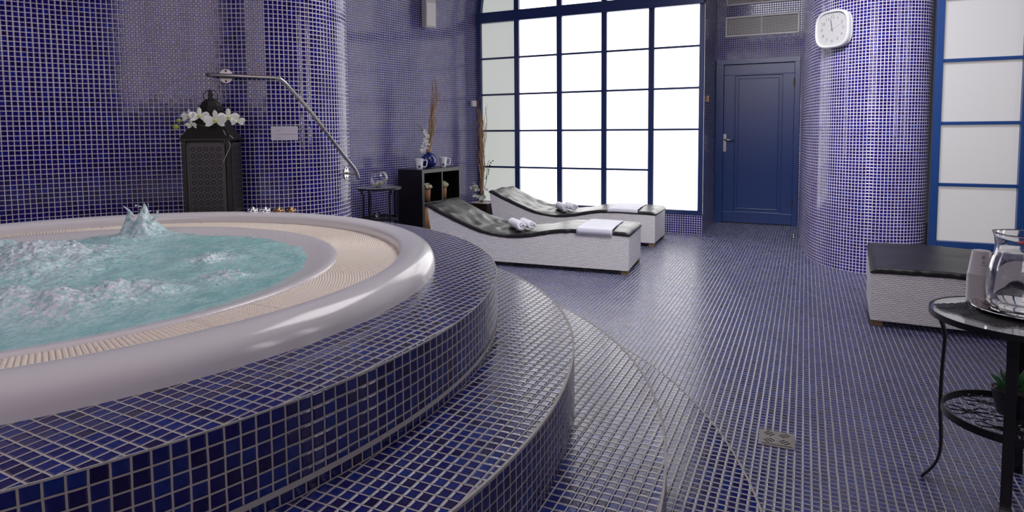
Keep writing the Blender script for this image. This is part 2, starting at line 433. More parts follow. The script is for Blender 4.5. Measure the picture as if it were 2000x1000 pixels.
# swelling column wall right of the door, then the right window wall
colpts = catmull([(-0.045, 8.17), (-0.042, 7.6), (-0.035, 7.1), (-0.02, 6.75), (0.02, 6.36), (0.085, 6.08), (0.18, 5.89), (0.29, 5.77), (0.42, 5.70), (0.56, 5.685), (0.70, 5.72), (0.80, 5.775), (0.868, 5.85), (0.90, 5.95), (0.90, 6.05)], 6)
mb = MB(); mb.wall(colpts, 0, ZC, flip=True)
struct(mb.build('wall_right_column', M_colm, smooth=True))
RY = 5.72; RX0, RX1 = 0.885, 3.2
mb = MB()
mb.wall([(RX0, RY - .015), (RX1, RY - .015)], 0, 0.235, flip=True)
mb.poly([(RX0, RY - .015, .235), (RX1, RY - .015, .235), (RX1, RY + .1, .235), (RX0, RY + .1, .235)], [(RX0, .5), (RX1, .5), (RX1, .615), (RX0, .615)])
mb.wall([(RX0, RY), (RX1, RY)], 2.72, ZC, flip=True)
struct(mb.build('wall_right', M_colm))
# walls behind the camera
mb = MB()
mb.wall([(RX1, RY), (RX1, -2.0)], 0, ZC, flip=True)
struct(mb.build('wall_east', M_wall))
mb = MB()
mb.wall([(RX1, -2.0), (-3.331, -2.0)], 0, ZC, flip=True)
struct(mb.build('wall_south', M_wall))

# ------------------------------------------------------------ windows
def window_frame(name, xs, zs, X0, X1, Y, z0, z1, fw=0.05, mw=0.065, bw=0.024, depth=0.07, skip=()):
    mb = MB()
    mb.box(((X0 + fw / 2), Y, (z0 + z1) / 2), (fw, depth, z1 - z0)); mb.box(((X1 - fw / 2), Y, (z0 + z1) / 2), (fw, depth, z1 - z0))
    mb.box(((X0 + X1) / 2, Y, z0 + fw / 2), (X1 - X0 - 2 * fw, depth - .004, fw))
    for x in xs:
        mb.box((x, Y, (z0 + z1) / 2), (mw, depth - .012, z1 - z0 - .01))
        mb.box((x, Y - depth / 2 + .004, (z0 + z1) / 2), (0.014, .01, z1 - z0 - .02))
    e = [X0] + list(xs) + [X1]
    for z in zs:
        for i in range(len(e) - 1):
            if (i, z) in skip: continue
            mb.box(((e[i] + e[i + 1]) / 2, Y + .004, z), (e[i + 1] - e[i] - mw * .9, depth * .5, bw))
    return mb
xs = [-3.28, -2.713, -2.152, -1.597]
zs = [0.709, 1.172, 1.632, 2.09]
win = bpy.data.objects.new('window_1', None); COL.objects.link(win); win.location = (-2.42, WY, 0.216); struct(win)
mb = window_frame('f', xs, zs, WX0, WX1, WY + .02, 0.216, 2.56, skip=((4, 0.709),))
mb.box((AC[0], WY + .01, 2.6), (WX1 - WX0, 0.1, 0.13))
# arch ring and the uprights that run up into it
n = 40
for k in range(n):
    a0, a1 = PI * k / n, PI * (k + 1) / n
    vs = []
    for a in (a0, a1):
        for r, y in ((AR, WY - .02), (AR - .055, WY - .02), (AR - .055, WY + .06), (AR, WY + .06)):
            vs.append((AC[0] + r * math.cos(a), y, AC[1] + r * math.sin(a)))
    mb.add(vs, [(i, (i + 1) % 4, 4 + (i + 1) % 4, 4 + i) for i in range(4)])
for x in xs:
    h = math.sqrt(max(0, AR ** 2 - (x - AC[0]) ** 2)) - .03
    mb.box((x, WY + .02, 2.62 + h / 2), (0.065, 0.06, h))
mb.build('window_frame', M_blue_backlit, win, world=True, bevel=0.004)
e = [WX0] + xs + [WX1]
for i in range(5):
    mb = MB(); y = WY + .03
    mb.box(((e[i] + e[i + 1]) / 2, y, 1.39), (e[i + 1] - e[i], .008, 2.33))
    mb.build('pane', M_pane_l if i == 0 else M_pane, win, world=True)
for i in range(5):
    x0, x1 = e[i], e[i + 1]; top = []
    for k in range(9):
        x = x0 + (x1 - x0) * k / 8; h = math.sqrt(max(0, AR ** 2 - (x - AC[0]) ** 2)); top.append((x - x0, h))
    ol = [(0, 0), (x1 - x0, 0)] + [p for p in reversed(top)]
    mb = MB(); mb.prism(ol, (x0, y + .006, 2.6), (1, 0, 0), (0, 0, 1), (0, 1, 0), .008)
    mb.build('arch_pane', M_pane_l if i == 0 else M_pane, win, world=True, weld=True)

win = bpy.data.objects.new('window_2', None); COL.objects.link(win); win.location = (2.0, RY, 0.24); struct(win)
rxs = [1.46, 2.03, 2.60]
mb = window_frame('f', rxs, [0.735, 1.205, 1.68, 2.15], RX0, RX1, RY, 0.25, 2.72, fw=0.05, mw=0.07, bw=0.026)
mb.build('window_frame', M_blue, win, world=True, bevel=0.004)
e = [RX0] + rxs + [RX1]
for i in range(4):
    mb = MB(); mb.box(((e[i] + e[i + 1]) / 2, RY + .02, 1.49), (e[i + 1] - e[i], .008, 2.44)); mb.build('pane', M_pane_r, win, world=True)

# two more frosted windows of the room, behind the camera
win = bpy.data.objects.new('window_3', None); COL.objects.link(win); win.location = (-0.9, -1.98, 1.5); struct(win)
mb = window_frame('f', [-1.6, -0.8], [2.2], -2.35, 0.1, -1.98, 1.5, 3.3); mb.build('window_frame', M_blue, win, world=True)
mb = MB(); mb.box((-1.125, -1.99, 2.4), (2.4, .008, 1.75)); mb.build('pane', M_pane_s, win, world=True)
for nm, wy, wh in (('window_4', 2.3, .13), ('window_5', 3.6, .13)):
    win = bpy.data.objects.new(nm, None); COL.objects.link(win); win.location = (3.18, wy, 1.0); struct(win)
    mb = MB()
    for z in (1.0, 2.9): mb.box((3.18, wy, z), (.06, wh * 2 + .08, .05))
    for y in (wy - wh - .02, wy + wh + .02): mb.box((3.18, y, 1.95), (.06, .05, 1.9))
    mb.build('window_frame', M_blue, win, world=True)
    mb = MB(); mb.box((3.19, wy, 1.95), (.008, wh * 2, 1.86)); mb.build('pane', M_pane_e, win, world=True)
# narrow frosted window in the recess beyond the wall bulge
win = bpy.data.objects.new('window_6', None); COL.objects.link(win); win.location = (-4.17, 4.27, .8); struct(win)
R6 = Matrix.Rotation(math.radians(62), 3, 'Z'); c6 = Vector((-4.17, 4.27, 1.7))
mb = MB()
for sz in (-1, 1): mb.box(c6 + Vector((0, 0, sz * .93)), (.34, .05, .05), R6)
for sx_ in (-1, 1): mb.box(c6 + R6 @ Vector((sx_ * .155, 0, 0)), (.03, .05, 1.84), R6)
mb.build('window_frame', M_blue, win, world=True)
mb = MB(); mb.box(c6, (.28, .012, 1.82), R6); mb.build('pane', M_pane_e, win, world=True)

# ------------------------------------------------------------ door
dr = bpy.data.objects.new('door_1', None); COL.objects.link(dr); dr.location = (-0.54, DY, 0); struct(dr)
mb = MB(); X0, X1 = -1.014, -0.067
mb.box((X0 + .045, DY - .02, 1.01), (.09, .10, 2.02)); mb.box((X1 - .03, DY - .02, 1.01), (.06, .10, 2.02)); mb.box(((X0 + X1) / 2, DY - .022, 1.99), (X1 - X0, .10, .06))
mb.build('door_frame', M_door, dr, world=True, bevel=.003)
mb = MB(); dx0, dx1 = X0 + .09, X1 - .06; dc = (dx0 + dx1) / 2
def framed(mb, x0, x1, z0, z1, y, w, d):
    mb.box(((x0 + x1) / 2, y, z0 + w / 2), (x1 - x0, d, w)); mb.box(((x0 + x1) / 2, y, z1 - w / 2), (x1 - x0, d, w))
    mb.box((x0 + w / 2, y, (z0 + z1) / 2), (w, d, z1 - z0 - 2 * w)); mb.box((x1 - w / 2, y, (z0 + z1) / 2), (w, d, z1 - z0 - 2 * w))
framed(mb, dx0, dx1, .012, 1.96, DY - .015, .13, .04)
mb.box((dc, DY - .0, .98), (dx1 - dx0 - .2, .02, 1.72))
mb.build('door_leaf', M_door, dr, world=True, bevel=.003)
mb = MB(); framed(mb, dx0 + .122, dx1 - .122, .134, 1.838, DY - .028, .014, .022); framed(mb, dx0 + .165, dx1 - .165, .18, 1.79, DY - .012, .010, .010)
mb.build('panel_moulding', M_door, dr, world=True, bevel=.003)
mb = MB(); hx = -0.905
mb.box((hx, DY - .038, 1.0), (.038, .006, .22)); mb.build('handle_plate', M_steel, dr, world=True, bevel=.002)
mb = MB(); mb.tube([(hx, DY - .04, 1.04), (hx, DY - .085, 1.04), (hx + .02, DY - .09, 1.04), (hx + .115, DY - .088, 1.035)], .009, 10)
mb.build('handle_lever', M_steel, dr, world=True, smooth=True)
mb = MB(); mb.tube([(hx, DY - .036, .955), (hx, DY - .05, .955)], .009, 10); mb.build('lock_cylinder', M_steel, dr, world=True)
for z in (.28, 1.72):
    mb = MB(); mb.tube([(X1 - .062, DY - .07, z - .05), (X1 - .062, DY - .07, z + .05)], .009, 10); o = mb.build('hinge', M_brass, dr, world=True); o['label'] = 'brass hinge'
t = thing('door_stop', (-.09, 7.26, 0), 'small steel knob door stop on the floor right of the blue door', 'door stop')
MB().lathe([(.0001, 0), (.016, 0), (.016, .012), (.009, .016), (.009, .022), (.017, .03), (.015, .042), (.0001, .046)], n=20).build('door_stop_body', M_steel, t, smooth=True)

# vents above the door
def vent(loc, w, h, label, rows=13, cols=52):
    t = thing('air_vent', loc, label, 'vent', 'air vents above the blue door')
    mb = MB(); fw = .022
    framed(mb, -w / 2, w / 2, 0, h, -.01, fw, .02); mb.box((0.0, -.011, h / 2), (.012, .018, h - 2 * fw)); mb.build('vent_frame', M_vent, t, bevel=.002)
    mb = MB(); mb.box((0, -.001, h / 2), (w - .02, .002, h - .02)); mb.build('vent_back', M_ventd, t)
    mb = MB()
    for k in range(1, rows): mb.box((0, -.012, fw + (h - 2 * fw) * k / rows), (w - 2 * fw, .004, .0055))
    for k in range(1, cols): mb.box((-w / 2 + fw + (w - 2 * fw) * k / cols, -.006, h / 2), (.0045, .004, h - 2 * fw))
    mb.build('vent_slats', M_vent, t)
vent((-.505, DY, 2.30), .83, .245, 'white rectangular grille vent on the mosaic directly above the blue door')
vent((-.50, DY, 2.68), .83, .245, 'upper white grille vent, the one above the other vent')

# ------------------------------------------------------------ stepped platform
ZS = [0.697, 0.508, 0.323, 0.124, 0.0]
RS = [1.513, 1.763, 2.023, 2.286]
plat = thing('tiled_platform', (C0[0], C0[1], 0), 'round stepped platform of navy mosaic tiles around the hot tub', 'platform')
def arc(r, a0, a1, n): return [(C0[0] + r * math.cos(math.radians(a0 + (a1 - a0) * k / n)), C0[1] + r * math.sin(math.radians(a0 + (a1 - a0) * k / n))) for k in range(n + 1)]
def tread(mb, r0, r1, z, a0, a1, n, rot=0.0):
    ca, sa = math.cos(rot), math.sin(rot)
    def F(i, j):
        a = math.radians(a0 + (a1 - a0) * i); r = r0 + (r1 - r0) * j
        return (C0[0] + r * math.cos(a), C0[1] + r * math.sin(a), z)
    def U(i, j):
        x, y, _ = F(i, j); x -= C0[0]; y -= C0[1]; return (x * ca - y * sa + .003, x * sa + y * ca + .005)
    mb.grid(F, n, 2, U)
for k in range(4):
    full = k == 0
    a0, a1 = (-180, 180) if full else (-114, 107)
    r, z, zb = RS[k], ZS[k], ZS[k + 1]
    r0 = 1.2 if full else RS[k - 1] - .02
    mb = MB(); mb.mi = 0
    tread(mb, r0, r - (.003 if full else .006), z, a0, a1, 220, rot=math.radians(2.0) if full else 0)
    if k == 0:
        mb.wall(arc(r, a0, a1, 220), .548, z - .002, u0=.004); mb.wall(arc(r - .008, a0, a1, 220), zb - .002, .536, u0=.012)
        mb.mi = 1; mb.wall(arc(r + .001, a0, a1, 220), .536, .548); tread(mb, r - .012, r + .001, .536, a0, a1, 220)
    else:
        mb.wall(arc(r, a0, a1, 220), zb - .002, z - .005, u0=.004)
    bw_ = .003 if full else .0065
    mb.mi = 1; tread(mb, r - bw_, r, z + .0006, a0, a1, 220); mb.wall(arc(r + .0006, a0, a1, 220), z - bw_ * .8, z + .0006)
    mb.build('step', [M_step, M_grout], plat, world=True, smooth=False)

# ------------------------------------------------------------ hot tub
tub = thing('hot_tub', (C0[0], C0[1], .697), 'big round white hot tub with cream overflow grating, full of bubbling water', 'hot tub')
prof = [(1.114, .700), (1.115, .738), (1.122, .752), (1.140, .761), (1.165, .7655), (1.19, .7635), (1.212, .756), (1.230, .742), (1.240, .722), (1.243, .697)]
pp = catmull(prof, 4)
mb = MB(); mb.lathe([(r, z - .697) for r, z in pp], (.045, .03, 0), n=256)
mb.build('rim', M_white, tub, smooth=True)
# grating: radial bars beaded across
NA, NB = 540, 26
def gr(i, j):
    a = i * 2 * PI; r = .938 + .232 * j
    A = i * NA; R = j * NB
    ca = abs(math.sin(PI * A)) ** .7; cr = abs(math.sin(PI * (R + (.5 if int(A) % 2 else 0)))) ** .7
    seg = 0 if (A % 35) > .6 else -.006
    return (r * math.cos(a), r * math.sin(a), .713 - .697 + .0065 * ca * cr + seg)
mb = MB(); mb.grid(gr, NA * 5, NB * 5)
mb.build('overflow_grate', M_grate, tub, smooth=True)
prof = [(.946, .698), (.946, .714), (.940, .7225), (.928, .7255), (.905, .722), (.865, .712), (.81, .699), (.75, .675), (.68, .5), (.6, .35), (.0001, .3)]
mb = MB(); mb.lathe([(r, z - .697) for r, z in catmull(prof, 4)], n=200)
mb.build('basin', M_basin, tub, smooth=True)
for (x, y), c in zip(((-2.607, 2.333), (-2.546, 2.358), (-2.479, 2.384), (-2.415, 2.408)), (M_steel, M_steel, M_brass, M_brass)):
    mb = MB(); k = .0; loc = (x - C0[0], y - C0[1], .7635 - .697)
    mb.lathe([(.0001, 0), (.026, 0), (.028, .004), (.026, .010), (.019, .012), (.012, .013), (.011, .022), (.008, .026), (.0001, .027)], loc, 24)
    for q in range(6):
        a = q * PI / 3; mb.box((loc[0] + .021 * math.cos(a), loc[1] + .021 * math.sin(a), loc[2] + .012), (.01, .006, .008))
    o = mb.build('control_knob', M_chrome if c is M_steel else M_brass, tub, smooth=True)
    if c is M_brass: o['label'] = 'brass-topped knob'

# water: boiling surface as a height field plus flying drops
mw, t_, b_ = new_mat('bubbling_water'); N = NT(t_)
tc = N.node('ShaderNodeTexCoord')
n1 = N.node('ShaderNodeTexNoise'); n1.inputs['Scale'].default_value = 9; n1.inputs['Detail'].default_value = 6; n1.inputs['Distortion'].default_value = 1.2
n2 = N.node('ShaderNodeTexNoise'); n2.inputs['Scale'].default_value = 70; n2.inputs['Detail'].default_value = 5
t_.links.new(tc.outputs['Object'], n1.inputs['Vector']); t_.links.new(tc.outputs['Object'], n2.inputs['Vector'])
at = N.node('ShaderNodeAttribute', attribute_name='foam')
foam = N.m('MULTIPLY', N.m('POWER', at.outputs['Fac'], .7), N.sstep(n2.outputs['Fac'], .45, .6))
foam = N.m('MINIMUM', N.m('ADD', foam, N.m('MULTIPLY', at.outputs['Fac'], .45)), 1.0)
base = N.mix(N.sstep(n1.outputs['Fac'], .35, .65), (.30, .62, .60, 1), (.44, .74, .72, 1))
t_.links.new(N.mix(foam, base, (.86, .90, .93, 1)), b_.inputs['Base Color'])
b_.inputs['Roughness'].default_value = .07; b_.inputs['Specular IOR Level'].default_value = .7
v1 = N.node('ShaderNodeTexVoronoi', feature='SMOOTH_F1'); v1.inputs['Scale'].default_value = 55; t_.links.new(tc.outputs['Object'], v1.inputs['Vector'])
hh = N.m('ADD', N.m('MULTIPLY', n2.outputs['Fac'], 1.0), N.m('MULTIPLY', N.m('MULTIPLY', v1.outputs['Distance'], at.outputs['Fac']), 2.2))
bp = N.node('ShaderNodeBump'); bp.inputs['Distance'].default_value = .008; bp.inputs['Strength'].default_value = 1
t_.links.new(hh, bp.inputs['Height']); t_.links.new(bp.outputs['Normal'], b_.inputs['Normal'])
mounds = [(-2.547, 1.304, .055, .26, 1.0), (-2.9, 1.25, .05, .25, .8), (-1.793, 1.125, .035, .14, .9), (-1.777, .96, .03, .13, .8), (-1.95, .915, .03, .16, .8), (-2.2, .8, .03, .2, .6), (-2.001, 1.586, .014, .10, .7), (-2.706, 1.812, .03, .16, .6), (-1.72, 1.40, .012, .09, .6), (-2.3, 1.15, .03, .2, .5)]
def fbm(x, y, s, o=4):
    return noise.fractal(Vector((x * s, y * s, 3.1)), 1.0, 2.0, o)
def wz(x, y):
    z = .7075; foam = 0
    for mx, my, h, r, fo in mounds:
        d2 = ((x - mx) ** 2 + (y - my) ** 2) / r ** 2; g = math.exp(-d2 * 1.6); z += h * g; foam = max(foam, fo * math.exp(-d2 * 1.1))
    rough = .006 + .03 * foam
    z += rough * fbm(x, y, 11, 5) + .004 * fbm(x + 5, y, 4, 2)
    # splash thrown up by the far jet
    dx, dy = x + 2.706, y - 1.812; u = .90 * dx + .42 * dy; v = -.42 * dx + .90 * dy
    a = max(0, 1 - abs(u) / .085) * max(0, 1 - abs(v) / .07)
    if a > 0: z += .125 * a ** 1.15 * (1 + .55 * fbm(x, y, 38, 3)) + .02 * a * fbm(x, y, 90, 2); foam = max(foam, .55)
    du, dv = u + .072, v; a = max(0, 1 - abs(du) / .03) * max(0, 1 - abs(dv) / .05)
    if a > 0: z += .075 * a * (1 + .6 * fbm(x, y, 60, 2))
    return z, foam
mb = MB(); fo = []
NR, NTH = 110, 420
for i in range(NR + 1):
    r = .91 * i / NR
    for j in range(NTH):
        a = 2 * PI * j / NTH; x, y = C0[0] + r * math.cos(a), C0[1] + r * math.sin(a); z, f_ = wz(x, y)
        e_ = max(0, (r - .80) / .11); z -= .035 * e_ ** 2
        mb.v.append((x, y, z)); fo.append(f_)
for i in range(NR):
    for j in range(NTH):
        k = (j + 1) % NTH; mb.f.append((i * NTH + j, (i + 1) * NTH + j, (i + 1) * NTH + k, i * NTH + k)); mb.uv.append([(0, 0)] * 4); mb.m.append(0)
nv = len(mb.v)
for k in range(150):
    mx, my, h, r, f_ = random.choice(mounds)
    x, y = random.gauss(mx, r * .5), random.gauss(my, r * .5)
    if math.hypot(x - C0[0], y - C0[1]) > .8: continue
    mb.sphere((x, y, wz(x, y)[0] + random.uniform(.0, .012)), random.uniform(.0018, .0042), 6, 4)
for k in range(46):
    u = random.gauss(0, .035); z = .80 + random.uniform(-.04, .085) - abs(u) * .8
    mb.sphere((-2.706 + .9 * u, 1.812 + .42 * u + random.gauss(0, .012), z), random.uniform(.002, .005), 6, 4)
mb.tube([(-2.745, 1.79, .80), (-2.765, 1.782, .83), (-2.79, 1.775, .85)], [.008, .005, .002], 6)
mb.tube([(-2.665, 1.83, .79), (-2.652, 1.835, .81), (-2.645, 1.838, .83)], [.006, .004, .003], 6)
wo = mb.build('water', mw, smooth=False)
me = wo.data
me.polygons.foreach_set('use_smooth', [True] * len(me.polygons))
attr = me.attributes.new('foam', 'FLOAT', 'POINT'); vals = [fo[i] if i < len(fo) else .8 for i in range(len(me.vertices))]; attr.data.foreach_set('value', vals)
tag(wo, 'turquoise bubbling water with foam and a splash in the round hot tub', 'water', kind='stuff')

# ------------------------------------------------------------ lantern on the platform behind the tub
LX, LY = -3.024, 2.445
lrot = math.radians(35)
lan = thing('lantern', (LX, LY, .697), 'tall dark bronze metal lantern with perforated door behind the hot tub', 'lantern', rz=lrot)
S = .245; HB = .455
mb = MB()
for sx in (-1, 1):
    for sy in (-1, 1): mb.box((sx * (S / 2 - .011), sy * (S / 2 - .011), HB / 2), (.022, .022, HB))
mb.box((0, 0, .012), (S + .012, S + .012, .024)); mb.box((0, 0, HB - .01), (S + .016, S + .016, .014))
mb.box((0, 0, HB / 2), (S - .03, S - .03, HB - .02))
mb.build('body', M_lantern, lan, bevel=.002)
def pierced(name, R, off):
    mb = MB(); w, h = S - .05, HB - .06
    def T_(p): return R @ Vector(p) + off
    mb.box(T_((0, 0, 0)), (w, .006, h), R)
    mb.mi = 1; cols, rows = 5, 10; cw = (w - .03) / cols; ch = (h - .03) / rows
    for i in range(cols):
        for j in range(rows):
            cx_, cz_ = -w / 2 + .015 + cw * (i + .5), -h / 2 + .015 + ch * (j + .5)
            for q in range(8):
                a0 = q * PI / 4 + .12; a1 = a0 + PI / 4 - .24
                P = []
                for a, r in ((a0, .0065), (a1, .0065), (a1, .0135), (a0, .0135)): P.append(T_((cx_ + r * math.cos(a), -.0036, cz_ + r * math.sin(a))))
                mb.add(P, [(0, 1, 2, 3)])
            for dx_, dz_ in ((cw / 2, ch / 2),):
                if i < cols - 1 and j < rows - 1:
                    P = [T_((cx_ + dx_ + a, -.0036, cz_ + dz_ + b)) for a, b in ((-.005, 0), (0, -.005), (.005, 0), (0, .005))]; mb.add(P, [(0, 1, 2, 3)])
    mb.mi = 0
    for sx in (-1, 1): mb.box(T_((sx * (w / 2 - .005), -.004, 0)), (.010, .006, h), R)
    for sz in (-1, 1): mb.box(T_((0, -.004, sz * (h / 2 - .005))), (w, .006, .010), R)
    return mb.build(name, [M_lantern_p, M_hole], lan)
o = pierced('door', Matrix.Identity(3), Vector((0, -S / 2 + .004, HB / 2))); o['label'] = 'pierced grey door panel'
pierced('side_panel', Matrix.Rotation(PI / 2, 3, 'Z'), Vector((S / 2 - .004, 0, HB / 2)))
mb = MB()   # roof: concave pyramid
for (s0, z0), (s1, z1) in zip([(S / 2 + .006, HB - .002), (.1, HB + .045), (.07, HB + .105)], [(.1, HB + .045), (.07, HB + .105), (.06, HB + .13)]):
    vs = [(a * s0, b * s0, z0) for a, b in ((-1, -1), (1, -1), (1, 1), (-1, 1))] + [(a * s1, b * s1, z1) for a, b in ((-1, -1), (1, -1), (1, 1), (-1, 1))]
    mb.add(vs, [(i, (i + 1) % 4, 4 + (i + 1) % 4, 4 + i) for i in range(4)])
mb.poly([(a * (S / 2 + .006), b * (S / 2 + .006), HB - .002) for a, b in ((-1, -1), (-1, 1), (1, 1), (1, -1))])
mb.build('roof', M_lantern, lan, weld=True)
mb = MB(); mb.lathe([(.066, HB + .13), (.068, HB + .15), (.062, HB + .175), (.045, HB + .2), (.022, HB + .216), (.0001, HB + .22)], n=8); mb.build('dome', M_lantern, lan)
mb = MB(); mb.lathe([(.012, HB + .21), (.014, HB + .222), (.009, HB + .228), (.016, HB + .238), (.009, HB + .248), (.013, HB + .258), (.0001, HB + .272)], n=16); mb.build('finial', M_lantern, lan, smooth=True)
mb = MB(); mb.tube([(.038 * math.cos(a), 0, HB + .232 + .034 * math.sin(a)) for a in [PI * (-.25 + 1.5 * k / 24) for k in range(25)]], .0022, 6); mb.build('carrying_ring', M_lantern, lan, smooth=True)

def petal(mb, c, ax, up, L, W, cup=.25, n=6):
    """rounded petal leaving c along ax, facing up"""
    ax = Vector(ax).normalized(); up = Vector(up); up = (up - ax * up.dot(ax)).normalized(); sd = ax.cross(up); c = Vector(c)
    def F(i, j):
        t = i; w_ = W * math.sin(PI * min(1, t * .93 + .07)) ** .6 * (.5 + .5 * t) * (j * 2 - 1) / 1.0
        return c + ax * (L * t) + sd * w_ * .62 + up * (cup * L * (t * t * .6 - .3 * (j * 2 - 1) ** 2 * t))
    mb.grid(F, n, 4)
def orchid(par, c, nrm, size, name='flower'):
    nrm = Vector(nrm).normalized(); a = nrm.cross(Vector((0, 0, 1))).normalized(); b = a.cross(nrm)
    mb = MB()
    for k, (ang, L, W) in enumerate([(90, .9, .8), (210, .9, .75), (330, .9, .75), (10, 1.0, 1.35), (170, 1.0, 1.35)]):
        r = math.radians(ang); d = a * math.cos(r) + b * math.sin(r)
        petal(mb, Vector(c) + nrm * (.002 * (k > 2)), d + nrm * .15, nrm, size * L, size * W * .55)
    o = mb.build(name, M_petal, par, smooth=True, world=False)
    mb = MB(); mb.sphere(Vector(c) + nrm * size * .12, size * .16, 8, 6); petal(mb, Vector(c) + nrm * size * .08, -b + nrm * .8, nrm, size * .32, size * .2)
    mb.build('centre', M_pcent, o, smooth=True)
    return o
gar = thing('orchid_garland', (LX, LY, .697 + HB + .03), 'white artificial orchid spray draped over the roof of the bronze lantern', 'flowers', rz=lrot)
fr = [(-.085, -.10, .085, (-.5, -1, .2), .048), (-.03, -.11, .085, (.1, -1, .3), .056), (.055, -.12, .062, (0, -1, .05), .066), (.11, -.08, .078, (.35, -1, .1), .06), (.15, -.06, .06, (.6, -1, -.1), .044), (-.07, -.105, .04, (-.3, -1, -.4), .036)]
for x, y, z, nn, s_ in fr: orchid(gar, (x, y, z), nn, s_)
for x, y, z, r in ((-.148, -.07, .064, .011), (-.162, -.075, .03, .014)):
    mb = MB(); mb.sphere((x, y, z), r, 12, 8, (1.15, 1, 1)); mb.build('bud', M_bud, gar, smooth=True)
mb = MB(); mb.tube(catmull([(-.16, -.07, .03), (-.12, -.08, .05), (-.05, -.09, .04), (.02, -.09, .03), (.09, -.09, .05)], 6), .0025, 6); mb.build('stem', M_gstem, gar, smooth=True)
mb = MB()
for P in ([(-.08, -.085, .012), (-.03, -.092, .004), (.03, -.10, -.002), (.08, -.112, -.03), (.10, -.12, -.06)], [(.09, -.11, .01), (.115, -.125, -.04), (.128, -.132, -.075), (.11, -.135, -.12), (.09, -.135, -.165)], [(-.06, -.09, .02), (-.055, -.11, -.02), (-.02, -.11, -.03), (.01, -.105, -.01)], [(-.09, -.085, .01), (-.105, -.1, -.008), (-.125, -.1, -.002)], [(.03, -.10, -.002), (.02, -.11, -.03), (.024, -.112, -.04)], [(.11, -.12, -.03), (.125, -.115, -.02), (.14, -.115, -.035)]):
    mb.tube(catmull([(x, y, z) for x, y, z in P], 5), .0016, 5)
mb.build('aerial_root', M_stem, gar, smooth=True)

# ------------------------------------------------------------ handrail on the wall above the tub
t = thing('handrail', (-2.78, 2.75, .85), 'bent stainless steel handrail on the violet wall above the tub', 'handrail')
rp = [(-3.125, 2.505, 1.512), (-2.99, 2.575, 1.505), (-2.85, 2.665, 1.4985), (-2.79, 2.705, 1.494), (-2.765, 2.728, 1.475), (-2.742, 2.765, 1.43), (-2.69, 2.865, 1.30), (-2.648, 2.985, 1.14), (-2.64, 3.09, 1.03), (-2.652, 3.19, .955), (-2.665, 3.24, .915), (-2.672, 3.27, .865)]
mb = MB(); mb.tube(catmull(rp, 5), .0112, 14); mb.build('rail', M_steel, t, smooth=True, world=True)
def plate(c, nrm, r):
    nrm = Vector(nrm).normalized(); mb = MB(); c = Vector(c)
    mb.tube([c, c + nrm * .006], r, 28)
    o = mb.build('mounting_plate', M_steel, t, world=True, bevel=.001)
    mb = MB(); a = nrm.cross(Vector((0, 0, 1))).normalized()
    for s_ in (-1, 1):
        mb = MB(); mb.tube([c + nrm * .006 + Vector((0, 0, s_ * r * .72)), c + nrm * .008 + Vector((0, 0, s_ * r * .72))], r * .14, 10)
        m2 = mb.build('screw', M_hole, o)
        for v in m2.data.vertices: v.co -= t.location
    return c
c = plate((-3.073, 2.597, 1.508), (.48, -.88, 0), .041)
mb = MB(); mb.tube([c, (-3.04, 2.548, 1.508)], .008, 10); mb.build('standoff', M_steel, t, world=True, smooth=True)
c = plate((-2.737, 3.222, .905), (.95, .32, 0), .041)
mb = MB(); mb.tube([c, (-2.70, 3.235, .902), (-2.667, 3.245, .905)], .008, 10); mb.build('standoff', M_steel, t, world=True, smooth=True)

# sign
t = thing('wall_sign', (-2.79, 2.755, 1.13), 'small white sign with three short printed lines on the violet wall', 'sign')
sa = math.atan2(2.805 - 2.715, -2.744 + 2.850); R = Matrix.Rotation(sa, 3, 'Z'); c = Vector((-2.789, 2.752, 1.172))
mb = MB(); mb.box(c, (.150, .004, .082), R); mb.build('plate', M_paper, t, world=True)
mb = MB()
def txt(x0, x1, z):
    x = x0
    while x < x1:
        w_ = random.uniform(.0025, .005); mb.box(c + R @ Vector((x + w_ / 2, -.0024, z)), (w_, .0008, random.uniform(.0012, .0026)), R); x += w_ + .0009 + (.003 if random.random() < .2 else 0)
txt(-.045, -.016, .016); txt(-.045, .064, -.006); txt(-.045, -.02, -.028)
mb.build('printed_text', M_ink, t, world=True)

# ------------------------------------------------------------ wall lamp, switches
t = thing('wall_lamp', (-4.04, 6.33, 2.37), 'pale grey box wall lamp high on the far violet wall', 'lamp')
R = Matrix.Rotation(math.radians(58), 3, 'Z')
mb = MB()
ol = [(0, 2.40), (.11, 2.385), (.12, 2.40), (.125, 2.68), (.07, 2.95), (0, 3.0)]
mb.prism([(a, b) for a, b in ol], Vector((-4.13, 6.27, 0)), R @ Vector((0, -1, 0)), (0, 0, 1), R @ Vector((1, 0, 0)), .13)
mb.build('lamp_housing', M_greyp, t, world=True, bevel=.004, weld=True)
mb = MB(); mb.prism([(.1195, 2.405), (.1275, 2.405), (.1315, 2.67), (.1255, 2.67)], Vector((-4.13, 6.27, 0)) + R @ Vector((.008, 0, 0)), R @ Vector((0, -1, 0)), (0, 0, 1), R @ Vector((1, 0, 0)), .114)
mb.build('lamp_cover', M_vent, t, world=True)
t = thing('light_switch', (-3.84, 6.98, 1.5), 'small white switch box on the wall left of the big window', 'switch')
mb = MB(); R = Matrix.Rotation(math.radians(60), 3, 'Z')
mb.box((-3.84, 6.99, 1.522), (.06, .05, .075), R); mb.build('switch_box', M_vent, t, world=True, bevel=.003)
t = thing('light_switch', (-1.018, 7.42, 1.5), 'small brown switch on the tiled return between window and door', 'switch')
mb = MB(); mb.box((-1.012, 7.42, 1.52), (.02, .05, .07)); mb.build('switch_box', M_brass, t, world=True, bevel=.003)

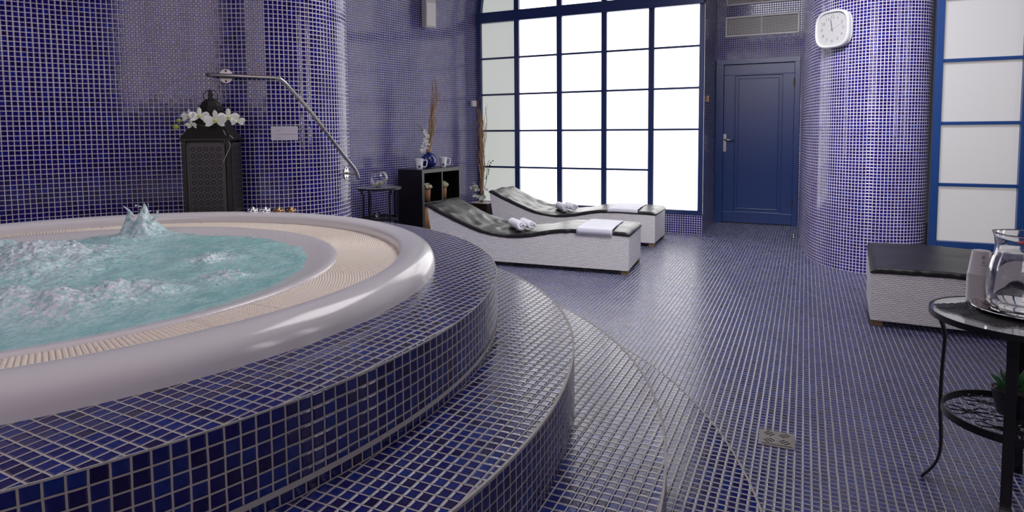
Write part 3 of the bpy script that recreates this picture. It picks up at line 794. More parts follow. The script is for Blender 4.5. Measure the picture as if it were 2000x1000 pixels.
# ------------------------------------------------------------ cube shelf and what stands on it
sh0 = Vector((-3.80, 5.72, 0)); fd = Vector((.103, .995, 0)).normalized(); bd = Vector((-.995, .103, 0)).normalized()
Wd, Dd, Hd = .73, .345, .75
t = thing('cube_shelf', (-3.9, 6.1, 0), 'black cube shelf unit with four compartments against the far violet wall', 'shelf')
def sbox(name, a0, a1, d0, d1, z0, z1, mat):
    R = Matrix((( fd.x, bd.x, 0), (fd.y, bd.y, 0), (0, 0, 1)))
    c = sh0 + fd * (a0 + a1) / 2 + bd * (d0 + d1) / 2 + Vector((0, 0, (z0 + z1) / 2))
    mb = MB(); mb.mi = 0; mb.box(c, (a1 - a0, d1 - d0, z1 - z0), R)
    c2 = sh0 + fd * (a0 + a1) / 2 + bd * (d0 - .0005) + Vector((0, 0, (z0 + z1) / 2)); mb.mi = 1; mb.box(c2, (a1 - a0, .001, z1 - z0), R)
    return mb.build(name, [M_blackwood, M_edge], t, world=True)
tk = .04
sbox('side_panel', 0, tk, 0, Dd, 0, Hd, 0); sbox('side_panel', Wd - tk, Wd, 0, Dd, 0, Hd, 0)
sbox('top_panel', tk, Wd - tk, 0, Dd, Hd - tk, Hd, 0); sbox('bottom_panel', tk, Wd - tk, 0, Dd, 0, tk, 0)
sbox('divider', Wd / 2 - .009, Wd / 2 + .009, .002, Dd, tk, Hd - tk, 0)
sbox('middle_shelf', tk, Wd / 2 - .009, .002, Dd, Hd / 2 - .009, Hd / 2 + .009, 0); sbox('middle_shelf', Wd / 2 + .009, Wd - tk, .002, Dd, Hd / 2 - .009, Hd / 2 + .009, 0)
sbox('back_panel', tk, Wd - tk, Dd - .01, Dd - .004, tk, Hd - tk, 0)
def onshelf(a, d, z): return sh0 + fd * a + bd * d + Vector((0, 0, z))

# vase
vp = onshelf(.275, .12, Hd)
t = thing('vase', vp, 'round ribbed cobalt blue vase on the black cube shelf', 'vase')
prof = [(.0001, 0), (.045, 0), (.05, .006)]
for k in range(1, 30):
    th = PI * (k / 30) * .92 + .12; r = .092 * math.sin(th); z = .088 - .088 * math.cos(th)
    prof.append((r + .0016 * math.sin(k * 2.2), z + .001))
prof += [(.03, .176), (.032, .186), (.026, .186), (.024, .17), (.0001, .165)]
MB().lathe(prof, n=40).build('vase_body', M_cob, t, smooth=True)
def twig(mb, p0, p1, r0, amp, n=26, seed=0, ends=None):
    rnd = random.Random(seed); p0, p1 = Vector(p0), Vector(p1); d = p1 - p0; L = d.length
    a = d.cross(Vector((0, 1, 0))).normalized(); b = d.cross(a).normalized()
    f1, f2, h1, h2 = rnd.uniform(5, 9) * L, rnd.uniform(5, 9) * L, rnd.uniform(0, 6), rnd.uniform(0, 6)
    P = []; rr = []
    for k in range(n + 1):
        u = k / n; P.append(p0 + d * u + a * amp * (math.sin(f1 * u * 2 + h1) - math.sin(h1) * (1 - u)) + b * amp * (math.sin(f2 * u * 2 + h2) - math.sin(h2) * (1 - u))); rr.append(r0 * (1 - .75 * u))
    mb.tube(P, rr, 5)
def willow(par, base, height, count, lean, seed, r0=.006, spread=.028):
    for k in range(count):
        rnd = random.Random(seed + k); mb = MB()
        h = height * rnd.uniform(.72, 1.0)
        b0 = Vector(base) + Vector((rnd.uniform(-.012, .012), rnd.uniform(-.012, .012), 0))
        p1 = Vector(base) + Vector((lean[0] + rnd.gauss(0, spread), lean[1] + rnd.gauss(0, spread), h))
        twig(mb, b0, p1, r0 * rnd.uniform(.7, 1.3), rnd.uniform(.008, .018), 40, seed + k)
        mb.build('branch', M_branch if k % 3 else M_branch2, par, smooth=True)
t = thing('willow_branches', vp + Vector((0, 0, .17)), 'bundle of tan curly willow branches standing in the cobalt blue vase', 'branches')
willow(t, (0, 0, -.02), .93, 20, (.06, .06), 11)
for P in ([(.02, .03, .35), (.06, .08, .5), (.09, .12, .62), (.085, .11, .74), (.12, .15, .88)], [(.02, .02, .2), (.08, .10, .38), (.12, .15, .5), (.13, .16, .62)]):
    mb = MB(); mb.tube(catmull(P, 6), .003, 5); mb.build('branch', M_branch, t, smooth=True)
t = thing('orchid_spray', vp + Vector((0, 0, .17)), 'white orchid spray cascading from the cobalt blue vase', 'flowers')
mb = MB(); mb.tube(catmull([(0, 0, -.02), (-.01, -.03, .1), (-.035, -.04, .22), (-.07, -.05, .29), (-.10, -.05, .32)], 5), .003, 6); mb.build('stem', M_gstem, t, smooth=True)
rnd = random.Random(4)
for k in range(13):
    u = k / 12; z = .02 + .25 * u
    orchid(t, (rnd.uniform(-.045, .03) * (1.2 - u), -.05 + rnd.uniform(-.015, .02), z), (rnd.uniform(-.6, .8), -1, rnd.uniform(-.3, .3)), .034 - .008 * u)
for x, z in ((-.10, .33), (-.085, .28), (-.12, .36)):
    mb = MB(); mb.sphere((x, -.05, z), .008, 8, 6); mb.build('bud', M_bud, t, smooth=True)
# mugs
def mug(loc, label, rz):
    t = thing('mug', loc, label, 'mug', 'white fondue mugs on the cube shelf', rz=rz)
    MB().lathe([(.0001, .004), (.032, .004), (.030, 0), (.034, 0), (.036, .03), (.042, .08), (.047, .118), (.049, .122), (.045, .122), (.038, .07), (.0001, .065)], n=32).build('cup', M_ceramic, t, smooth=True)
    mb = MB(); mb.tube(catmull([(.042, 0, .10), (.075, 0, .105), (.085, 0, .09), (.08, 0, .05), (.066, 0, .03), (.036, 0, .035)], 5), .0055, 8); mb.build('handle', M_ceramic, t, smooth=True)
    mb = MB(); mb.prism([(.014 * math.cos(a), .005 + (.02 + .018 * math.sin(a) if a < PI + .01 else .02 + .008 * math.sin(a))) for a in [2 * PI * k / 16 for k in range(16)]], (.0, -.0355, .008), (1, 0, 0), (0, 0, 1), (0, -1, 0), .003)
    mb.build('burner_opening', M_edge, t, weld=True)
mug(onshelf(.045, .07, Hd), 'left white fondue mug on the cube shelf, nearer the shelf corner', math.radians(35))
mug(onshelf(.475, .07, Hd), 'white fondue mug on the cube shelf right of the blue vase', math.radians(35))
# baskets of flowers in the cubbies
def basket(loc, h, r, label, name='flower_basket', mat=M_bask, flowers=True, grp='wicker pots of flowers in the cube shelf'):
    t = thing(name, loc, label, 'basket', grp)
    mb = MB(); prof = [(.0001, 0), (r * .8, 0), (r, h), (r * .92, h), (r * .75, .01)]
    n = 32; m = len(prof)
    for k in range(n):
        for i in range(m - 1):
            q = []
            for (kk, ii) in ((k, i), (k + 1, i), (k + 1, i + 1), (k, i + 1)):
                a = 2 * PI * kk / n; q.append((prof[ii][0] * math.cos(a), prof[ii][0] * math.sin(a), prof[ii][1]))
            u0, u1 = k / n * 2 * PI * r, (k + 1) / n * 2 * PI * r
            mb.add(q, [(0, 1, 2, 3)], [[(u0, q[0][2]), (u1, q[1][2]), (u1, q[2][2]), (u0, q[3][2])]])
    mb.build('pot', mat, t, smooth=True)
    if flowers:
        rnd = random.Random(int(loc[1] * 100))
        mb = MB()
        for k in range(64):
            a = rnd.uniform(0, 2 * PI); ph = rnd.uniform(0, 1.35); d = Vector((math.sin(ph) * math.cos(a), math.sin(ph) * math.sin(a), math.cos(ph)))
            petal(mb, Vector((0, 0, h)) + d * r * .5, d + Vector((rnd.uniform(-.3, .3), rnd.uniform(-.3, .3), .2)), Vector((rnd.uniform(-1, 1), rnd.uniform(-1, 1), 1)), r * 1.25, r * .6, .3, 3)
        mb.build('blossoms', simple('cream_blossom', (.72, .70, .5), .6), t, smooth=True)
basket(onshelf(.17, .07, Hd / 2 + .009), .135, .042, 'brown wicker pot of cream flowers in the left upper cubby')
basket(onshelf(.47, .07, Hd / 2 + .009), .135, .042, 'brown wicker pot of cream flowers in the right upper cubby')
basket(onshelf(.19, .14, tk), .29, .12, 'orange-brown wicker basket in the lower left cubby behind the lounger', 'wicker_basket', M_bask2, False, None)

# ------------------------------------------------------------ round glass tables
def round_table(loc, label, rot):
    t = thing('glass_table', loc, label, 'table', 'round black glass-topped side tables', rz=rot)
    H_, R_ = .6, .23
    MB().lathe([(.0001, H_ - .007), (R_ - .003, H_ - .007), (R_ - .001, H_ - .004), (R_ - .003, H_ - .001), (.0001, H_ - .001)], n=144).build('glass_top', M_tglass, t, smooth=False)
    MB().lathe([(R_ - .008, H_ - .018), (R_ + .002, H_ - .018), (R_ + .002, H_ + .0005), (R_ - .001, H_ + .0005), (R_ - .001, H_ - .008), (R_ - .008, H_ - .008)], n=144, closed=True).build('top_ring', M_black, t)
    for k in range(4):
        a = k * PI / 2; c_, s_ = math.cos(a), math.sin(a)
        prof = catmull([(R_ - .018, H_ - .018), (R_ - .03, H_ - .05), (R_ - .043, .50), (R_ - .040, .40), (R_ - .038, .27), (R_ - .044, .15), (R_ - .040, .09), (R_ - .025, .05), (R_ - .002, .015), (R_ + .005, .0045)], 5)
        mb = MB(); mb.ribbon_bar([(r * c_, r * s_, z) for r, z in prof], (-s_, c_, 0), .027, .008)
        mb.build('leg', M_black, t, bevel=.001)
    sh = bpy.data.objects.new('lower_shelf', None)
    mb = MB(); z = .278; r = .19
    mb.lathe([(r - .006, z - .012), (r, z - .012), (r, z + .012), (r - .006, z + .012)], n=72, closed=True)
    ring = mb.build('shelf_ring', M_black, t)
    mb = MB()
    cs = [(0, 0)] + [(.115 * math.cos(q * PI / 3 + .3), .115 * math.sin(q * PI / 3 + .3)) for q in range(6)]
    for cx_, cy_ in cs:
        for q in range(8):
            a = q * PI / 4; P = []
            for u in range(9):
                v = u / 8; rr = .062 * math.sin(PI * v * .5) if v < 1 else .062
                rad = .010 + .052 * math.sin(PI * v); off = .016 * math.sin(2 * PI * v)
                P.append((cx_ + rad * math.cos(a) - off * math.sin(a), cy_ + rad * math.sin(a) + off * math.cos(a), z))
            P = [p if math.hypot(p[0], p[1]) < r - .003 else (p[0] * (r - .003) / math.hypot(p[0], p[1]), p[1] * (r - .003) / math.hypot(p[0], p[1]), z) for p in P]
            mb.tube(P, .0016, 4)
        mb.lathe([(.008, z - .003), (.012, z - .003), (.012, z + .003), (.008, z + .003)], (cx_, cy_, 0), 10, closed=True)
    mb.build('flower_wirework', M_black, t)
    return t
TX, TY = .606, 2.344
tb = round_table((TX, TY, 0), 'round black metal side table with glass top carrying the water jug', math.radians(162))
tb2 = round_table((-3.985, 5.20, 0), 'round black metal side table with glass top beside the black cube shelf', math.radians(250))
# fish bowl and candle glass on the far table
t = thing('glass_bowl', (-3.97, 5.185, .6), 'round clear glass bowl of white stones on the far side table', 'bowl')
prof = []
for k in range(20):
    th = .35 + (PI - .95) * k / 19; prof.append((.098 * math.sin(th), .092 - .098 * math.cos(th)))
prof2 = [(r - .003, z + .0008) for r, z in reversed(prof)]
MB().lathe([(.0001, 0.002)] + prof + prof2 + [(.0001, .006)], n=40).build('bowl_glass', M_glass, t, smooth=True)
mb = MB(); rnd = random.Random(3)
for k in range(60):
    a = rnd.uniform(0, 2 * PI); r = .07 * math.sqrt(rnd.random()); zz = .012 + rnd.random() * .03 + (.045 * max(0, math.cos(a - .3)) * r / .07)
    mb.sphere((r * math.cos(a), r * math.sin(a), zz), rnd.uniform(.008, .013), 7, 5, (1.2, 1, .8))
o = mb.build('white_stones', simple('cream_stone', (.6, .55, .42), .4), t, smooth=True); o['kind'] = 'stuff'
t = thing('candle_glass', (-3.96, 5.13, .281), 'small clear candle glass on the lower shelf of the far table', 'glass')
MB().lathe([(.0001, 0), (.02, 0), (.008, .012), (.01, .02), (.032, .045), (.034, .065), (.031, .065), (.029, .047), (.0001, .024)], n=24).build('glass_body', M_glass, t, smooth=True)

# ------------------------------------------------------------ items on the near table
t = thing('woven_placemat', (TX - .02, TY + .03, .6), 'black openwork placemat under the tray on the near table', 'placemat')
mb = MB()
def pm(i, j):
    x = (i - .5) * .34; y = (j - .5) * .24; r = math.hypot(x / .17, y / .12)
    e_ = 1 + .04 * math.sin(14 * math.atan2(y, x))
    a = math.radians(35); X, Y = x * math.cos(a) - y * math.sin(a), x * math.sin(a) + y * math.cos(a)
    k = 1.0 if math.hypot(X, Y) < .2 else .2 / math.hypot(X, Y)
    return (X * k * e_ if k < 1 else X * e_, Y * k, .0012 + .0022 * abs(math.sin(x * 160 + 3 * math.sin(y * 90))) )
mb.grid(pm, 120, 84); mb.build('mat', M_lace, t, smooth=True)
JX, JY = .632, 2.385
t = thing('serving_tray', (JX, JY, .6038), 'round polished silver tray under the glass jug', 'tray')
MB().lathe([(.0001, .001), (.10, .001), (.115, .004), (.134, .012), (.142, .013), (.142, .0105), (.116, .0015), (.10, 0), (.0001, 0)], n=72).build('tray_body', M_silver, t, smooth=True)
t = thing('water_jug', (JX, JY, .6055), 'large clear glass jug of water on the silver tray', 'jug')
def lip(r, z, a):
    k = math.exp(-((a - PI * .93) / .35) ** 2); q = max(0, (z - .205) / .04); return r * (1 + .06 * k * min(1, q)), z + .004 * k * min(1, q)
outer = [(.0001, 0), (.078, 0), (.092, .006), (.103, .028), (.106, .055), (.104, .10), (.099, .14), (.092, .170), (.0865, .181), (.085, .20), (.085, .224), (.0868, .236), (.0885, .2405), (.0885, .2435)]
inner = [(.086, .245), (.0832, .236), (.0812, .218), (.081, .2), (.0825, .184), (.088, .170), (.095, .14), (.100, .10), (.102, .055), (.098, .03), (.086, .014), (.0001, .012)]
MB().lathe(catmull(outer, 3) + catmull(inner, 3), n=64, fn=lip).build('jug_glass', M_glass, t, smooth=True)
MB().lathe([(.0001, .0122), (.0855, .0142), (.0976, .0302), (.1016, .055), (.0996, .10), (.0946, .14), (.0876, .170), (.0826, .181), (.0001, .181)], n=64).build('water', M_water, t, smooth=True)
mb = MB(); mb.tube(catmull([(.072, 0, .22), (.12, 0, .23), (.145, 0, .19), (.14, 0, .12), (.11, 0, .06), (.097, 0, .055)], 6), .009, 10)
for v in range(len(mb.v)): x, y, z = mb.v[v]; mb.v[v] = (x, y, z)
mb.build('handle', M_glass, t, smooth=True)
mb = MB(); rnd = random.Random(8)
for k in range(7): mb.sphere((rnd.uniform(-.02, .045), rnd.uniform(-.04, .03), .215 + rnd.uniform(-.004, .008)), rnd.uniform(.008, .013), 8, 6, (1.4, 1.2, .5))
o = mb.build('fruit_slices', M_red, t, smooth=True); o['label'] = 'red fruit slices in the jug neck'
# stack of plastic cups turned upside down
cup = thing('plastic_cup', (.536, 2.498, .6035), 'x', 'cup', 'upturned plastic cups stacked beside the jug')
MB().lathe([(.0365, 0), (.0375, .001), (.0375, .003), (.0355, .0045), (.0255, .078), (.024, .08), (.0001, .08), (.0001, .078), (.0235, .078), (.0345, .004)], n=40).build('cup_body', M_cup, cup, smooth=True)
names = ['bottom', 'second', 'third', 'fourth', 'fifth', 'sixth', 'seventh', 'eighth', 'ninth', 'tenth', 'eleventh', 'twelfth', 'thirteenth', 'fourteenth', 'top']
cups = [cup] + [copy_tree(cup) for _ in range(14)]
for k, c in enumerate(cups):
    c.location = (.536, 2.498, .6035 + k * .0062)
    c['label'] = '%s upturned white plastic cup of the stack behind the tray%s' % (names[k], '' if k in (0, 14) else ', counted from the table')
mb = MB(); rr = lambda z: .0356 - .0102 * (z - .0045) / .0735 + .0003
for k, (z, w_) in enumerate(((.064, .5), (.061, .5), (.058, .5), (.048, .3), (.043, .5), (.036, .9))):
    a0 = math.radians(-88); 
    for q in range(6):
        a = a0 + (q - 3) * .09 * w_; r = rr(z); mb.box((r * math.cos(a), r * math.sin(a), z), (.001, .0018, .0016), Matrix.Rotation(a, 3, 'Z'))
mb.build('printed_mark', M_ink, cups[-1])
# succulent on the lower shelf
t = thing('potted_succulent', (.604, 2.372, .281), 'green succulent in a black pot on the lower shelf of the near table', 'plant')
MB().lathe([(.0001, 0), (.038, 0), (.055, .075), (.058, .078), (.052, .078), (.048, .065), (.0001, .062)], n=32).build('pot', M_black, t, smooth=True)
MB().lathe([(.0001, .066), (.05, .066)], n=24).build('soil', M_soil, t)
rnd = random.Random(5)
for k in range(26):
    mb = MB(); a = k * 2.4; ph = .25 + 1.15 * (k / 26); d = Vector((math.sin(ph) * math.cos(a), math.sin(ph) * math.sin(a), math.cos(ph) + .15)).normalized()
    L = .05 + .018 * rnd.random(); side = d.cross(Vector((0, 0, 1))).normalized(); nn = side.cross(d)
    c0_ = Vector((0, 0, .07)) + d * .012
    mb.tube([c0_, c0_ + d * L * .4 + nn * .002, c0_ + d * L * .75 + nn * .004, c0_ + d * L + nn * .008], [.006, .0095, .0075, .0008], 8, flat=.5)
    mb.build('leaf', M_succ, t, smooth=True)

# ------------------------------------------------------------ loungers
PR = [(0, .318), (.10, .321), (.25, .324), (.40, .326), (.57, .317), (.69, .299), (.81, .273), (.93, .256), (1.05, .250), (1.18, .261), (1.31, .283), (1.43, .322), (1.56, .372), (1.70, .430), (1.83, .490)]
def ztop(u):
    for (a, za), (b, zb) in zip(PR, PR[1:]):
        if u <= b: return za + (zb - za) * (u - a) / (b - a)
    return PR[-1][1]
prs = catmull(PR, 4)
LW, LL = .575, 1.83
def make_lounger(label):
    t = thing('sun_lounger', (0, 0, 0), label, 'lounger', 'white wicker loungers with black cushions')
    mb = MB(); n = len(prs)
    # local: +x towards the head, y across; foot end at x = 0
    def bx(u): return min(u, LL)
    def base_u(u): return u if u < 1.5 else 1.5 + (u - 1.5) * .80
    for y, fl in ((0, False), (LW, True)):
        for (u0, z0), (u1, z1) in zip(prs, prs[1:]):
            P = [(base_u(u0), y, .04), (base_u(u1), y, .04), (u1, y, z1), (u0, y, z0)]
            uv = [(u0, .04), (u1, .04), (u1, z1), (u0, z0)]
            if fl: P.reverse(); uv.reverse()
            mb.add(P, [(0, 1, 2, 3)], [uv])
    mb.add([(0, LW, .04), (0, 0, .04), (0, 0, prs[0][1]), (0, LW, prs[0][1])], [(0, 1, 2, 3)], [[(LW, .04), (0, .04), (0, prs[0][1]), (LW, prs[0][1])]])
    ub = base_u(LL); zt = prs[-1][1]
    mb.add([(ub, 0, .04), (ub, LW, .04), (LL, LW, zt), (LL, 0, zt)], [(0, 1, 2, 3)], [[(0, .04), (LW, .04), (LW, zt), (0, zt)]])
    for (u0, z0), (u1, z1) in zip(prs, prs[1:]):
        mb.add([(u0, 0, z0), (u1, 0, z1), (u1, LW, z1), (u0, LW, z0)], [(0, 1, 2, 3)], [[(u0, 0), (u1, 0), (u1, LW), (u0, LW)]])
    mb.add([(0, 0, .04), (0, LW, .04), (ub, LW, .04), (ub, 0, .04)], [(0, 1, 2, 3)])
    mb.build('wicker_body', M_wick, t, bevel=.006, weld=True)
    # cushion: a closed slab that follows the curve, wrinkled vinyl
    NU, NW = 150, 34; ring = []
    def sec(j):   # rounded rectangle section param -> (y, h)
        return j
    secp = []
    th = .036; yy0, yy1 = -.008, LW + .008
    for k in range(5): a = PI * 1.5 - PI * .5 * k / 4; secp.append((yy0 + .012 + .012 * math.cos(a), .012 + .012 * math.sin(a)))
    secp.append((yy0, th - .016))
    for k in range(1, 5): a = PI - PI * .5 * k / 4; secp.append((yy0 + .014 + .014 * math.cos(a), th - .014 + .014 * math.sin(a)))
    for k in range(1, NW): secp.append((yy0 + .014 + (yy1 - yy0 - .028) * k / NW, th + .006 * math.sin(PI * k / NW)))
    for k in range(5): a = PI * .5 - PI * .5 * k / 4; secp.append((yy1 - .014 + .014 * math.cos(a), th - .014 + .014 * math.sin(a)))
    for k in range(5): a = -PI * .5 * k / 4; secp.append((yy1 - .012 + .012 * math.cos(a), .012 + .012 * math.sin(a)))
    vs = []; m = len(secp)
    for i in range(NU + 1):
        u = -.006 + (LL + .012) * i / NU; uu = min(max(u, 0), LL); zt_ = ztop(uu)
        sl = (ztop(min(uu + .02, LL)) - ztop(max(uu - .02, 0))) / .04; nl = math.hypot(1, sl); nx, nz_ = -sl / nl, 1 / nl
        ef = min(1, min(i, NU - i) / 3.0); ef = .35 + .65 * math.sin(ef * PI / 2)
        for y, h in secp:
            h_ = h * ef
            if h > th * .6:
                wr = smooth_w(u) * (noise.noise(Vector((u * 3.2 + y * 3, y * 7 - u * 3, 1.0))) * .014 + (.5 - abs(noise.noise(Vector((u * 5 - y * 6, y * 7 + u * 3, 4.0))))) * .018 - .006)
                h_ += wr * (1 if .0 < y < LW else .5)
            dy = .006 * noise.noise(Vector((u * 22, 1 if y > .2 else 9, 0))) if (y < .01 or y > LW - .01) else 0
            vs.append((u + nx * h_, y + dy, zt_ + nz_ * h_ + .0005))
    fs = [(i * m + k, (i + 1) * m + k, (i + 1) * m + (k + 1) % m, i * m + (k + 1) % m) for i in range(NU) for k in range(m)]
    fs += [tuple(range(m)), tuple(NU * m + k for k in range(m - 1, -1, -1))]
    MB().add(vs, [tuple(reversed(f)) for f in fs]).build('cushion', M_vinyl, t, smooth=True)
    for x in (.035, LL * .80 + .12):
        for y in (.04, LW - .04):
            mb = MB(); mb.box((x, y, .02), (.06, .05, .04)); mb.build('foot', M_wood, t, bevel=.002)
    return t
def smooth_w(u): return .18 + .82 / (1 + math.exp(-(u - .85) * 9))
lg = make_lounger('front white wicker sun lounger with wrinkled black cushion nearest the tub steps')
lg.location = (-1.262, 4.848, 0); lg.rotation_euler = (0, 0, PI - math.radians(0)); 
# head points towards -x: mirror so that local y still runs away from the camera
def place(t, x, y, ang, mirror):
    t.location = (x, y, 0); t.rotation_euler = (0, 0, ang); t.scale = (1, -1, 1) if mirror else (1, 1, 1)
place(lg, -1.262, 4.848, PI + math.radians(4.0), True)
lg2 = copy_tree(lg); lg2['label'] = 'rear white wicker sun lounger with black cushion beneath the big window'
place(lg2, -1.335, 6.145, PI + math.radians(1.5), True)
lg3 = copy_tree(lg); lg3['label'] = 'white wicker sun lounger with smooth black cushion beside the right window'
place(lg3, .372, 4.178, math.radians(-2.5), False)
for ch in [o for o in bpy.data.objects if o.parent == lg3 and o.name.startswith('cushion')]:
    ch.data = ch.data.copy()
    for v in ch.data.vertices:
        k = max(0, v.co.y / LW); v.co.z += .055 * k ** 1.3

def lpt(t, u, y, h):
    """world point on a lounger: u along, y across, h above the wicker"""
    a = t.rotation_euler.z; s_ = t.scale.y
    x, yy = u, y * s_; z = ztop(u)
    return Vector((t.location.x + x * math.cos(a) - yy * math.sin(a), t.location.y + x * math.sin(a) + yy * math.cos(a), z + h))
def towel_sheet(lt, u0, u1, label, drop):
    c = lpt(lt, (u0 + u1) / 2, LW / 2, .05); t = thing('draped_towel', c, label, 'towel', 'white towels laid over the lounger ends')
    mb = MB(); nu, nv = 14, 40
    secp = []
    for k in range(nv + 1):
        y = -.016 + k / nv * (LW * .97); secp.append((y, .050 + .004 * math.sin(y * 9)))
    secp = [(-.0175, .050 - drop - .0), (-.0185, .03), (-.0175, .045)] + secp
    top = []; bot = []
    for i in range(nu + 1):
        u = u0 + (u1 - u0) * i / nu
        for y, h in secp:
            wv = .0022 * noise.noise(Vector((u * 20, y * 15, 2)))
            skew = .03 * y
            p = lpt(lt, u + skew * (1 if i > nu / 2 else 1), y, 0); hh = h + wv
            top.append((p.x - c.x, p.y - c.y, p.z + hh - c.z)); bot.append((p.x - c.x, p.y - c.y + (.003 if y < -.01 else 0), p.z + hh - (.004 if y >= -.01 else 0) - c.z))
    m = len(secp); b = len(top)
    f = [(i * m + k, (i + 1) * m + k, (i + 1) * m + k + 1, i * m + k + 1) for i in range(nu) for k in range(m - 1)]
    fb = [tuple(b + q for q in reversed(x)) for x in f]
    rim = []
    for i in range(nu): rim += [(i * m, b + i * m, b + (i + 1) * m, (i + 1) * m), (i * m + m - 1, (i + 1) * m + m - 1, b + (i + 1) * m + m - 1, b + i * m + m - 1)]
    for k in range(m - 1): rim += [(k, k + 1, b + k + 1, b + k), (nu * m + k, b + nu * m + k, b + nu * m + k + 1, nu * m + k + 1)]
    mb.add(top + bot, f + fb + rim); mb.build('cloth', M_towel, t, smooth=True)
towel_sheet(lg, .13, .43, 'white towel folded over the foot end of the front lounger', .052)
towel_sheet(lg2, .17, .48, 'white towel folded over the foot end of the rear lounger', .035)
def rolled(c, dirv, L, R, label):
    t = thing('rolled_towel', c, label, 'towel', 'rolled white towels on the loungers')
    d = Vector((dirv[0], dirv[1], 0)).normalized(); sd = Vector((-d.y, d.x, 0)); up = Vector((0, 0, 1))
    turns = 3.6; n = 110; P = []; th = R / turns * .80
    for k in range(n + 1):
        a = 2 * PI * turns * k / n; r = R * (.10 + .90 * k / n) - th * .5; P.append((r, -a + PI * 1.2))
    outer = [((r + th / 2) * math.cos(a), (r + th / 2) * math.sin(a)) for r, a in P]; inner = [((r - th / 2) * math.cos(a), (r - th / 2) * math.sin(a)) for r, a in P]
    ns = 8; vs = []
    for i in range(ns + 1):
        u = i / ns; bulge = 1 + .03 * math.sin(PI * u); endj = 0
        for idx, (x, z) in enumerate(outer + inner):
            k = idx % (n + 1); ej = (.006 * math.sin(k * .35) if i in (0, ns) else 0)
            p = d * ((u - .5) * L + ej) + sd * x * bulge + up * (z * bulge + R); vs.append(p)
    m = 2 * (n + 1); fs = []
    for i in range(ns):
        for k in range(n):
            fs.append((i * m + k, i * m + k + 1, (i + 1) * m + k + 1, (i + 1) * m + k)); o_ = n + 1
            fs.append((i * m + o_ + k, (i + 1) * m + o_ + k, (i + 1) * m + o_ + k + 1, i * m + o_ + k + 1))
        fs.append((i * m + n, i * m + 2 * n + 1, (i + 1) * m + 2 * n + 1, (i + 1) * m + n))
    for i in (0, ns):
        for k in range(n): fs.append((i * m + k, i * m + k + 1, i * m + n + 1 + k + 1, i * m + n + 1 + k))
    MB().add(vs, fs).build('roll', M_towel, t, smooth=True)
def towel_at(lt, u, y, ang, L, R, label):
    p = lpt(lt, u, y, .047); a = lt.rotation_euler.z
    rolled(p, (math.cos(ang), math.sin(ang)), L, R, label)
towel_at(lg, 1.035, .20, math.radians(-48), .29, .043, 'rolled white towel on the front lounger, the left one of its pair')
towel_at(lg, .955, .255, math.radians(-48), .27, .040, 'rolled white towel on the front lounger, the right one of its pair')
towel_at(lg2, 1.045, .20, math.radians(-52), .28, .043, 'rolled white towel on the rear lounger, the left one of its pair')
towel_at(lg2, .965, .265, math.radians(-52), .26, .040, 'rolled white towel on the rear lounger, the right one of its pair')

# ------------------------------------------------------------ planter with willow by the window
PX, PY = -3.66, 6.86
t = thing('planter', (PX, PY, 0), 'dark brown square planter on the floor by the window corner', 'planter')
mb = MB(); mb.box((0, 0, .135), (.24, .2, .27), taper=1.05); mb.build('box', M_darkw, t, bevel=.004)
mb = MB(); mb.box((0, 0, .272), (.24, .2, .012)); mb.build('pebble_fill', simple('white_pebbles', (.5, .47, .45), .8, bump=.006, bscale=90), t)
t = thing('willow_branches', (PX, PY, .27), 'tall bundle of tan curly willow branches in the dark planter by the window', 'branches')
willow(t, (0, 0, .005), 1.27, 22, (-.0, .0), 50, r0=.0075, spread=.02)
for P in ([(.03, 0, .6), (.05, 0, .8), (.075, .0, 1.0), (.06, 0, 1.2)], [(-.02, -.01, 1.0), (-.05, -.02, 1.15), (-.035, -.02, 1.25), (.0, -.02, 1.33)]):
    mb = MB(); mb.tube(catmull(P, 6), .003, 5); mb.build('branch', M_branch2, t, smooth=True)
t = thing('orchid_spray', (PX, PY, .27), 'white orchid spray at the foot of the willow in the dark planter', 'flowers')
mb = MB(); mb.tube(catmull([(.0, -.06, 0), (.05, -.06, .15), (.09, -.05, .3), (.10, -.05, .46), (.13, -.05, .54)], 5), .003, 6); mb.build('stem', M_gstem, t, smooth=True)
rnd = random.Random(14)
for k in range(16):
    orchid(t, (rnd.uniform(-.11, .10), -.09 + rnd.uniform(-.02, .02), rnd.uniform(.05, .26)), (rnd.uniform(-.6, .6), -1, rnd.uniform(-.3, .4)), .036)
for k in range(9):
    mb = MB(); a = rnd.uniform(-.8, .9); petal(mb, (.09 + .01 * k % 3, -.05, .30 + .028 * k), (math.sin(a), -.2, .6), (0, -1, .2), .03, .016); mb.build('leaf', M_gstem, t, smooth=True)

# ------------------------------------------------------------ clock on the column
CK = Vector((.188, 5.79, 1.985)); nrm = Vector((-.62, -.785, 0)).normalized(); rt = Vector((-nrm.y, nrm.x, 0)) ; rt = nrm.cross(Vector((0, 0, 1))).normalized() * 1
rt = Vector((0, 0, 1)).cross(nrm).normalized()
t = thing('wall_clock', CK, 'white rounded-square wall clock on the violet tiled column', 'clock')
up = Vector((0, 0, 1))
def sq(R_, n=64, p=3.2):
    out = []
    for k in range(n):
        a = 2 * PI * k / n; c_, s_ = math.cos(a), math.sin(a); r = R_ / (abs(c_) ** p + abs(s_) ** p) ** (1 / p); out.append((r * c_, r * s_))
    return out
mb = MB(); prof = [(.150, -.03), (.154, .0), (.153, .018), (.148, .026), (.141, .029), (.136, .026), (.133, .016), (.1325, .010)]
rings = [[(rt * x + up * y + nrm * d) for x, y in sq(R_)] for R_, d in prof]
vs = [p for r in rings for p in r]; m = 64
fs = [(i * m + k, i * m + (k + 1) % m, (i + 1) * m + (k + 1) % m, (i + 1) * m + k) for i in range(len(prof) - 1) for k in range(m)] + [tuple(range(m))]
